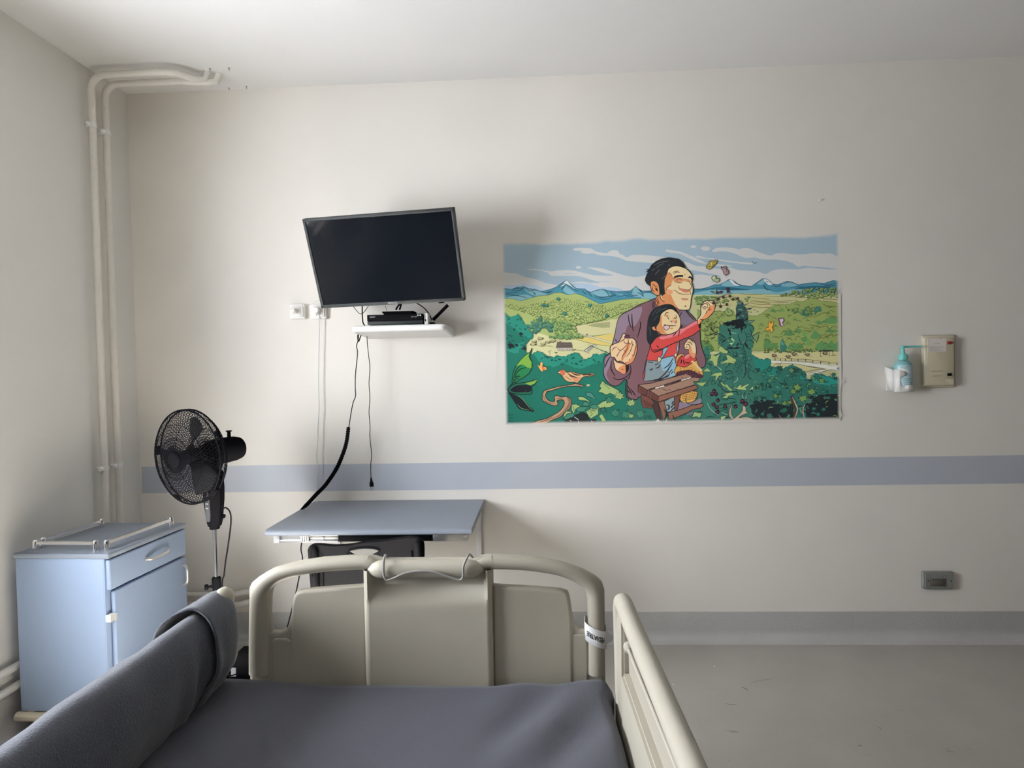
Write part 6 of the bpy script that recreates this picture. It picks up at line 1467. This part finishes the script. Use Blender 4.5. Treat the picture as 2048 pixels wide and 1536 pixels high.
# ================= the man
PU, PUd, PUl = (116, 82, 88), (98, 66, 74), (140, 118, 132)
fill('c4', '110,870 120,800 210,740 215,640 255,570 300,400 340,200 400,90 520,20 700,-80 900,-160 1000,-200 1100,-100 1300,-120 1500,0 1640,120 1740,300 1760,560 1800,700 1850,850 1830,960 1760,1000 1700,1100 1300,1500 740,1480 680,1525 520,1480 500,1180 380,1270 300,1300 200,1260 110,1120 105,1000 125,960', PU, True, 1.7)
fill('c4', '265,575 300,430 340,210 400,100 520,30 760,-50 700,180 620,280 520,260 470,400 400,560 300,590', PUl, True); fill('c4', '120,860 200,760 240,830 150,950 130,970', PUl, True); fill('c4', '110,1000 180,880 250,850 200,980 150,1100 200,1220 130,1150', PUl, True)
strokes('c4', ['525,70 540,200 575,305', '585,60 590,200 610,370', '725,190 735,280 680,470', '240,850 230,1000 305,1130', '260,1150 350,1190 480,1150 560,1060', '125,980 170,870 215,800', '560,930 570,1030 540,1150 520,1180', '490,1190 480,1400 510,1520', '520,1290 560,1390 590,1450', '560,1340 620,1420 645,1465', '510,1360 545,1420', '300,500 330,540'], 2.4, (28, 18, 26))
# collar lines and neck
fill('c2', '330,1110 470,920 560,1000 840,1310 820,1360 640,1240 420,1260', (206, 128, 84), True, 1.2); strokes('c2', ['290,1120 280,1220 300,1300', '340,1090 310,1200 340,1280', '380,1060 420,1180', '470,1010 490,1080 560,1150', '360,1090 400,1220'], 1.8, (40, 18, 24))
fill('c2', '860,1350 1000,1330 1100,1450 1200,1560 1100,1700 900,1600', (112, 98, 112), False); strokes('c2', ['1000,1330 1080,1430 1180,1536', '915,1360 900,1400 860,1470'], 2.0, (28, 20, 28))
# head
SK, SKs, SKd = (226, 196, 148), (208, 136, 86), (186, 108, 68)
fill('c2', '600,470 640,400 760,350 880,360 1010,410 1090,480 1140,560 1160,640 1130,700 1160,800 1165,900 1140,1000 1120,1100 1115,1200 1080,1300 1000,1320 860,1310 780,1260 640,1180 520,1130 440,1020 500,800 540,640', SK, True, 1.6)
fill('c2', '590,480 640,500 720,580 730,640 700,700 680,780 590,820 570,900 600,960 680,980 720,1080 780,1200 860,1300 760,1250 560,1170 470,1040 520,900 520,720', SKs, False)
fill('c2', '600,860 680,880 720,910 700,960 620,960 580,910', (222, 150, 110), True); fill('c2', '880,820 960,850 1100,860 1080,920 980,930 900,890', (196, 118, 92), True); fill('c2', '740,620 830,600 920,620 1060,640 1130,700 1000,680 900,700 800,720 740,690', (202, 140, 96), True)
fill('c2', '1000,680 1080,700 1130,780 1120,850 1040,870 960,850 880,830 860,770 900,710', SK, True)
fill('c2', '730,630 750,580 820,550 940,545 950,590 850,590 770,610 735,635', (24, 18, 20), False); fill('c2', '1045,610 1080,575 1130,580 1155,630 1140,680 1110,620', (24, 18, 20), False)
strokes('c2', ['780,690 830,640 900,640 910,670', '800,690 860,720 930,710', '850,780 860,850 900,870', '1000,690 1080,700 1130,800 1090,870 960,870', '720,890 780,890 850,950 960,970 1115,965', '1095,880 1110,970', '590,910 580,850 640,790 690,780', '720,500 780,465 850,465', '730,530 800,490 880,495', '640,490 700,560', '990,520 980,560'], 1.4, (92, 52, 36))
fill('c2', '900,1060 960,1055 1060,1065 1040,1100 940,1100', (186, 128, 98), True); fill('c2', '975,1240 995,1215 1015,1225 1000,1248', (50, 30, 26), True)
# hair + ear
fill('c2', '115,640 130,580 180,480 130,490 180,440 130,430 200,420 250,330 350,250 480,190 640,165 850,200 950,290 1015,390 880,350 760,350 650,390 610,440 590,520 540,640 530,800 545,960 480,1010 440,900 400,780 320,690 240,700 230,800 150,740 115,680', (22, 24, 28), False, 1.0)
fill('c2', '230,720 280,680 350,690 410,760 430,880 430,980 370,1000 280,940 240,850', SKs, True, 1.5); strokes('c2', ['265,760 300,760 340,800 400,810', '280,800 270,860 320,920', '340,820 350,870 390,900'], 1.6, (70, 36, 24)); fill('c2', '345,830 380,850 390,910 360,890', (30, 16, 14), True)
strokes('c2', ['300,340 450,270 640,240', '350,400 440,330 520,300', '250,460 330,400', '330,540 430,430', '480,640 560,560', '620,320 660,350'], 1.2, (96, 100, 104))
# ================= man's left hand (c4)
HS, HSs = (232, 192, 148), (216, 138, 92)
fill('c4', '270,850 300,860 350,900 480,930 480,1080 400,1070 310,1010 290,930', HS, True, 1.3); fill('c4', '350,1000 480,930 475,1080 400,1070', HSs, True); fill('c4', '480,940 530,930 540,1010 490,1075', (26, 18, 22), True)
fill('c4', '215,640 260,590 350,550 400,480 430,410 470,405 490,450 540,480 600,480 655,530 680,620 660,760 600,880 500,940 420,880 330,880 290,810 230,800', HS, True, 1.7)
fill('c4', '600,760 650,760 600,880 510,930 470,900 560,850', HSs, True); fill('c4', '520,560 560,600 520,700 430,860 400,870 440,740', HSs, True); fill('c4', '640,620 670,600 660,720 620,760', HSs, True)
strokes('c4', ['350,560 440,510 480,470', '340,640 380,690 440,660 520,560', '390,690 340,770 330,800', '530,560 500,680 430,780 420,850', '600,540 590,620 540,740 480,800', '530,490 530,560 570,580 590,520', '600,590 620,600', '450,500 460,560 520,560 520,500', '250,700 280,650 330,630', '590,770 620,770 650,650', '550,830 540,860', '290,810 340,880 390,860', '400,880 450,920 500,890', '450,690 480,710', '650,540 660,620 640,700', '410,1010 440,1010'], 1.5, (74, 36, 24))
fill('c4', '460,450 500,425 545,435 540,475 500,485 465,475', (88, 44, 66), True, 0.9)
# ================= the girl
# arm reaching: sleeve drawn after torso
fill('c3', '120,1150 180,950 200,850 260,760 400,670 700,640 760,780 740,1000 700,1100 690,1450 500,1520 80,1540 90,1300', (196, 70, 66), True, 1.4)
# overalls
JN, JNd = (142, 176, 192), (128, 140, 142)
fill('c3', '135,1150 220,1165 330,1170 480,1100 640,1070 660,1110 690,1250 690,1450 520,1520 75,1560 100,1300', JNd, False, 1.3); fill('c3', '400,1140 520,1110 640,1080 660,1120 690,1250 690,1440 560,1480 560,1350 440,1360 400,1250', JN, False)
fill('c3', '440,930 540,900 520,960 440,1100 390,1160 330,1160 430,1050', JN, False, 1.2); fill('c3', '335,1110 370,1090 410,1120 390,1180 340,1190', (212, 190, 150), True, 1.3); fill('c3', '720,820 745,810 740,960 700,1030 700,960', (150, 170, 176), False, 1.1); fill('c3', '660,1040 700,1020 705,1070 670,1090', (212, 200, 180), True, 1.0)
strokes('c3', ['640,1110 560,1240 450,1320', '630,1190 540,1340 420,1470 330,1530', '600,1240 480,1420', '620,1330 560,1400', '640,1360 600,1420', '580,1410 520,1470 360,1530', '390,1230 360,1290 300,1310', '180,1320 210,1350 230,1320 250,1330', '290,1250 350,1220', '150,1190 250,1200', '540,1440 440,1500 260,1536', '100,1300 85,1500'], 2.2, (24, 24, 30))
# back arm (girl's left, lower right): hand at 960,850
fill('c3', '700,1100 740,1060 790,1030 860,1070 950,1020 1000,1100 1090,1120 1000,1220 850,1290 730,1280', (196, 66, 62), True, 1.4); fill('c3', '860,1080 940,1030 970,1070 880,1130', (214, 120, 124), True)
strokes('c3', ['800,1140 790,1220', '830,1150 850,1240', '860,1190 920,1210 950,1200'], 2.6, (28, 12, 18))
fill('c3', '850,920 850,860 880,800 940,740 1000,770 1050,810 1075,900 1080,1010 1040,1120 960,1060 940,960 880,950', HS, True, 1.6); fill('c3', '940,960 980,900 1010,1010 1070,1030 1040,1120 960,1060', HSs, True); strokes('c3', ['930,750 1000,790 1030,830', '890,800 970,820 1000,870', '880,860 930,850 960,900 940,940', '870,910 910,900'], 1.6, (70, 34, 24))
# front arm sleeve
fill('c3', '200,860 250,780 330,700 470,690 640,650 720,580 860,530 1000,440 1100,380 1140,540 1170,560 1010,680 860,740 720,800 560,870 450,930 330,960 220,960', (196, 70, 66), False, 1.7)
fill('c3', '380,700 470,690 640,650 720,580 860,530 1000,440 1100,385 1105,450 900,560 780,650 600,720 420,760 370,740', (216, 122, 126), False)
strokes('c3', ['630,700 680,640 690,610', '740,700 760,580', '220,970 280,1000 400,960 460,930', '320,870 360,920'], 2.2, (48, 16, 22)); fill('c3', '1130,450 1170,420 1170,530 1140,540', (28, 16, 22), False)
fill('c3', '1040,420 1100,375 1160,560 1190,550 1210,400 1190,380', (110, 84, 98), False) if False else None
fill('c3', '1100,380 1140,330 1170,250 1165,130 1200,80 1240,20 1300,10 1400,20 1440,70 1430,180 1370,280 1280,350 1200,380 1130,470', HS, True, 1.6); fill('c3', '1180,350 1270,240 1300,160 1340,120 1430,100 1420,200 1360,280 1280,350 1200,380 1130,470 1110,400', HSs, True)
strokes('c3', ['1170,150 1230,70 1290,80 1300,150', '1190,150 1250,130 1290,160', '1240,20 1310,60 1350,120', '1300,10 1380,60', '1340,130 1320,200 1370,170', '1260,270 1290,200', '1150,360 1180,380 1230,370', '1210,170 1260,170'], 1.6, (72, 32, 24)); fill('c3', '1380,50 1420,35 1440,60 1420,90 1390,80', (60, 22, 34), True)
# head
fill('c3', '390,300 440,230 560,170 650,190 740,280 780,400 770,520 720,590 600,650 480,665 370,640 300,570 310,520 370,420', SK, True, 1.5)
fill('c3', '390,320 420,300 420,470 470,600 520,650 370,640 300,570 330,510 380,430', SKs, False)
fill('c3', '350,660 400,670 300,740 230,830 190,860 140,780 130,650 140,500 160,350 230,210 340,130 480,85 600,90 680,150 740,250 640,170 540,170 430,230 380,340 350,430 300,500 230,510 260,590 330,600', (22, 26, 30), True, 0.8)
fill('c3', '225,530 270,505 310,530 300,590 250,575', SKs, True, 1.3); fill('c3', '280,520 305,530 295,560', (36, 16, 14), True)
strokes('c3', ['470,310 500,250 550,240', '660,215 700,220 730,260', '530,300 540,350 560,370', '690,290 700,350', '590,390 600,420 640,410', '650,430 690,440 695,380', '640,350 670,345 700,370', '455,470 520,490 600,495 700,490', '455,480 490,470', '350,600 380,640'], 1.7, (54, 26, 22))
fill('c3', '455,520 480,490 550,490 570,520 530,570 480,575', (222, 190, 190), True, 1.3, (70, 30, 30)); fill('c3', '480,295 520,280 550,300 520,330', SKs, True); fill('c3', '570,540 620,530 640,550 600,565', (196, 140, 100), True); fill('c3', '610,380 660,370 690,400 670,435 620,420', (222, 158, 116), True)
strokes('c3', ['230,300 300,200 400,150', '260,400 330,300', '170,500 200,600 190,700', '300,260 400,190 520,150'], 1.0, (70, 82, 84))
fill('c3', '780,470 820,500 800,540 770,530', (22, 24, 28), True)
# basket
BK = (204, 152, 80)
fill('c3', '700,1270 850,1290 960,1240 1080,1160 1130,1270 1200,1360 1210,1450 1150,1490 700,1450', BK, True, 1.3, (50, 26, 14))
fill('c3', '700,1400 740,1370 860,1350 960,1340 1100,1400 1200,1440 1180,1500 900,1500 700,1470', (58, 30, 40), True); fill('c3', '690,1200 700,1090 780,1030 840,1040 850,1080 790,1080 730,1150 710,1280', (196, 152, 90), True, 1.2, (50, 28, 16))
for k in range(34):
    x_, y_ = RN.uniform(730, 1180), RN.uniform(1290, 1400); stroke('c3', '%f,%f %f,%f' % (x_, y_, x_+RN.uniform(12, 30), y_+RN.uniform(-20, 20)), 1.0, (66, 36, 16), False)
for k in range(16):
    a = k/15; x_, y_ = 980+180*a, 1190+180*a; stroke('c3', '%f,%f %f,%f' % (x_, y_, x_+40, y_-24), 1.6, (226, 196, 140), False); stroke('c3', '%f,%f %f,%f' % (x_+8, y_+10, x_+46, y_-14), 0.9, (50, 28, 16), False)
for k in range(8): stroke('c3', '%f,%f %f,%f' % (700+k*14, 1200-k*22, 740+k*14, 1190-k*20), 1.0, (60, 32, 16), False)
for k in range(26): x_, y_ = RN.uniform(720, 1180), RN.uniform(1380, 1480); put(lump(*pp('c3', '%f,%f' % (x_, y_))[0], 1.5, 7), alb((88, 44, 58), 1370))
fill('c5', '1240,720 1400,640 1560,640 1590,680 1560,780 1500,850 1350,880 1240,830', (206, 158, 84), True, 1.2, (50, 26, 14))
for i in range(9):
    for j in range(5):
        x_, y_ = 1265+i*36+j*8, 690+j*34-i*6
        if inside(pp('c5', '%f,%f' % (x_, y_))[0], pp('c5', '1240,720 1400,640 1560,640 1590,680 1560,780 1500,850 1350,880 1240,830')): stroke('c5', '%f,%f %f,%f %f,%f' % (x_-14, y_-8, x_, y_+8, x_+16, y_-10), 1.0, (60, 32, 16))
# man's leg behind + bench
fill('c5', '1200,860 1400,880 1500,860 1650,780 1680,900 1500,950 1180,1020', (128, 112, 126), False); fill('c5', '900,850 1130,740 1120,1050 960,1060', (136, 150, 154), False, 1.2); strokes('c5', ['950,920 1000,930 1000,1000 960,1010', '1060,900 1100,840', '1040,980 1110,890', '1050,1040 1110,970'], 3.0, (22, 24, 30))
WD, WDs, WDd = (150, 116, 98), (128, 86, 70), (104, 62, 54)
fill('c5', '1110,740 1250,700 1180,1000 1120,1050', WDd, False, 1.3); fill('c5', '640,820 780,880 850,1280 780,1250 700,1050', (60, 36, 34), False, 1.2); fill('c5', '780,870 900,830 960,1060 960,1200 880,1240 850,1100', WDs, False, 1.4)
fill('c5', '430,700 600,760 700,860 640,1000 560,980 480,980 440,880', WDd, False, 1.3)
fill('c5', '980,1080 1250,1010 1500,920 1690,890 1710,940 1640,990 1500,1010 1350,1090 1200,1160 1010,1230', WDs, False, 1.5, (40, 22, 20))
fill('c5', '600,620 790,740 790,860 650,800 590,760', WDd, False, 1.5, (34, 18, 18)); fill('c5', '790,740 1540,510 1600,560 1560,600 790,860', WDs, False, 1.5, (34, 18, 18)); fill('c5', '600,620 700,590 1500,350 1640,370 1600,440 1500,440 1520,510 790,740', WD, False, 1.5, (34, 18, 18))
fill('c5', '370,520 570,620 560,740 370,650', WDd, False, 1.5, (34, 18, 18)); fill('c5', '370,510 400,500 620,480 1350,280 1490,340 1250,400 560,615', WD, False, 1.5, (34, 18, 18))
fill('c5', '720,560 900,510 910,550 720,600', (214, 204, 192), False, 1.1, (40, 26, 24)); fill('c5', '1250,400 1440,345 1470,370 1260,435', (214, 204, 192), False, 1.1, (40, 26, 24))
strokes('c5', ['660,570 560,630 540,730', '930,545 1250,430', '920,530 1250,410', '800,550 820,590', '1360,375 1380,400', '860,590 980,630', '1000,600 1040,620', '1140,600 1200,590', '1260,350 1290,360'], 1.3, (46, 26, 24))
for k in range(8): stroke('c5', '%d,%d %d,%d' % (400+k*20, 560+k*8, 430+k*18, 650+k*9), 0.9, (50, 26, 24), False); stroke('c5', '%d,%d %d,%d' % (630+k*20, 670+k*10, 650+k*18, 780+k*8), 0.9, (50, 26, 24), False); stroke('c5', '%d,%d %d,%d' % (470+k*24, 800+k*12, 520+k*20, 960), 1.0, (40, 20, 20), False)
fill('c5', '720,1260 780,1200 850,1290', (206, 204, 196), False); fill('c5', '880,1290 960,1180 980,1290', (150, 170, 140), False, 1.0); fill('c5', '1080,1290 1200,1250 1300,1280 1330,1300', (206, 206, 200), False); strokes('c5', ['1080,1120 1150,1250 1370,1250', '900,1010 950,1100 900,1270', '950,1020 980,1150', '1010,1230 1060,1290', '1100,1250 1300,1290'], 3.0, (14, 30, 28))
fill('c5', '1460,1190 1520,1060 1640,1080 1680,1090 1640,1190 1560,1160', (140, 166, 110), False, 1.5, (14, 40, 36)); strokes('c5', ['1400,900 1560,920 1700,860', '1360,700 1350,850 1420,900', '1240,1150 1340,1110 1440,1160', '1600,1050 1690,1060'], 1.6, (14, 36, 34)); fill('c5', '1340,1120 1500,1060 1500,1100 1400,1140', (112, 92, 112), False)
# butterflies
fill('d1', '215,535 230,480 270,450 260,420 320,395 350,400 390,380 425,400 400,460 350,500 290,560', (158, 140, 66), True, 1.1, (50, 40, 20)); fill('d1', '300,420 340,430 330,490 300,500 290,450', (190, 176, 92), True, 0.8, (60, 50, 24)); strokes('d1', ['230,500 290,520', '350,430 400,410', '350,470 380,480'], 1.4, (60, 48, 24))
fill('d1', '500,505 530,540 570,500 600,530 600,570 640,580 645,640 590,670 550,640 535,580 510,560', (150, 118, 118), True, 1.2, (50, 30, 34)); strokes('d1', ['560,530 580,560', '600,590 620,620', '580,670 590,700'], 1.2, (64, 36, 40))
fill('d1', '320,720 350,695 390,690 410,740 450,730 465,780 430,815 370,795 330,760', (146, 154, 120), True, 1.1, (50, 56, 36)); fill('d1', '340,715 390,700 370,735 350,750', (190, 194, 150), True)
for dx in (0, 110): pass
fill('d4', '70,560 80,490 110,470 130,520 150,480 185,480 180,540 155,600 175,640 165,700 130,710 110,650 50,670 10,650 30,610 80,600', (196, 142, 56), True, 1.1, (110, 66, 20)); fill('d4', '90,510 110,490 115,540 95,550', (160, 150, 80), True)
fill('d4', '295,400 330,410 400,400 410,460 380,500 420,560 370,570 330,560 310,480', (176, 150, 158), True, 1.2, (60, 40, 44)); strokes('d4', ['300,400 320,480 350,585'], 2.4, (74, 52, 54))

me = bpy.data.meshes.new('mural')
me.from_pydata(MV, [], MF)
ca = me.color_attributes.new('paint', 'FLOAT_COLOR', 'POINT')
flat = []
for c in MC: flat += [c[0], c[1], c[2], 1.0]
ca.data.foreach_set('color', flat)
# consistent normals towards the room
me.update()
import numpy as np
nf = len(me.polygons); nn = np.zeros(nf*3); me.polygons.foreach_get('normal', nn)
flip = [i for i in range(nf) if nn[i*3+1] > 0]
if flip:
    bmm = bmesh.new(); bmm.from_mesh(me); bmm.faces.ensure_lookup_table()
    bmesh.ops.reverse_faces(bmm, faces=[bmm.faces[i] for i in flip]); bmm.to_mesh(me); bmm.free()
mm_ = M['wall'].copy(); mm_.name = 'mural_print'
nt = mm_.node_tree; b = nt.nodes['Principled BSDF']
wall_src = b.inputs['Base Color'].links[0].from_socket
at_ = nt.nodes.new('ShaderNodeAttribute'); at_.attribute_name = 'paint'
tc = nt.nodes.new('ShaderNodeTexCoord'); sx = nt.nodes.new('ShaderNodeSeparateXYZ'); nt.links.new(tc.outputs['Object'], sx.inputs[0])
nz = nt.nodes.new('ShaderNodeTexNoise'); nz.inputs['Scale'].default_value = 2.6; nz.inputs['Detail'].default_value = 3; nt.links.new(tc.outputs['Object'], nz.inputs['Vector'])
def mth(op, a, b_=None, c=None):
    n = nt.nodes.new('ShaderNodeMath'); n.operation = op
    for i, v in enumerate((a, b_, c)):
        if v is None: continue
        if isinstance(v, (int, float)): n.inputs[i].default_value = v
        else: nt.links.new(v, n.inputs[i])
    return n.outputs[0]
wob = mth('MULTIPLY', mth('SUBTRACT', nz.outputs['Fac'], 0.5), 0.085)
MX0, MX1, MZ0, MZ1 = -0.192, 1.553, 1.166, 2.128
dl = mth('SUBTRACT', sx.outputs['X'], MX0); dr_ = mth('SUBTRACT', MX1, sx.outputs['X'])
db = mth('SUBTRACT', sx.outputs['Z'], MZ0); dt = mth('ADD', mth('SUBTRACT', MZ1-0.004, sx.outputs['Z']), wob)
mn = mth('MINIMUM', mth('MINIMUM', dl, dr_), mth('MINIMUM', db, dt))
mr = nt.nodes.new('ShaderNodeMapRange'); mr.interpolation_type = 'SMOOTHSTEP'; mr.inputs['From Min'].default_value = -0.006; mr.inputs['From Max'].default_value = 0.016
nt.links.new(mn, mr.inputs['Value'])
mx = nt.nodes.new('ShaderNodeMix'); mx.data_type = 'RGBA'
nt.links.new(wall_src, mx.inputs[6])
nt.links.new(mr.outputs[0], mx.inputs[0]); nt.links.new(at_.outputs['Color'], mx.inputs[7]); nt.links.new(mx.outputs[2], b.inputs['Base Color'])
me.materials.append(mm_)
mo = bpy.data.objects.new('mural', me); COL.objects.link(mo)
tag(mo, 'large colourful comic-style countryside mural of a smiling man and a girl picking berries', 'mural')
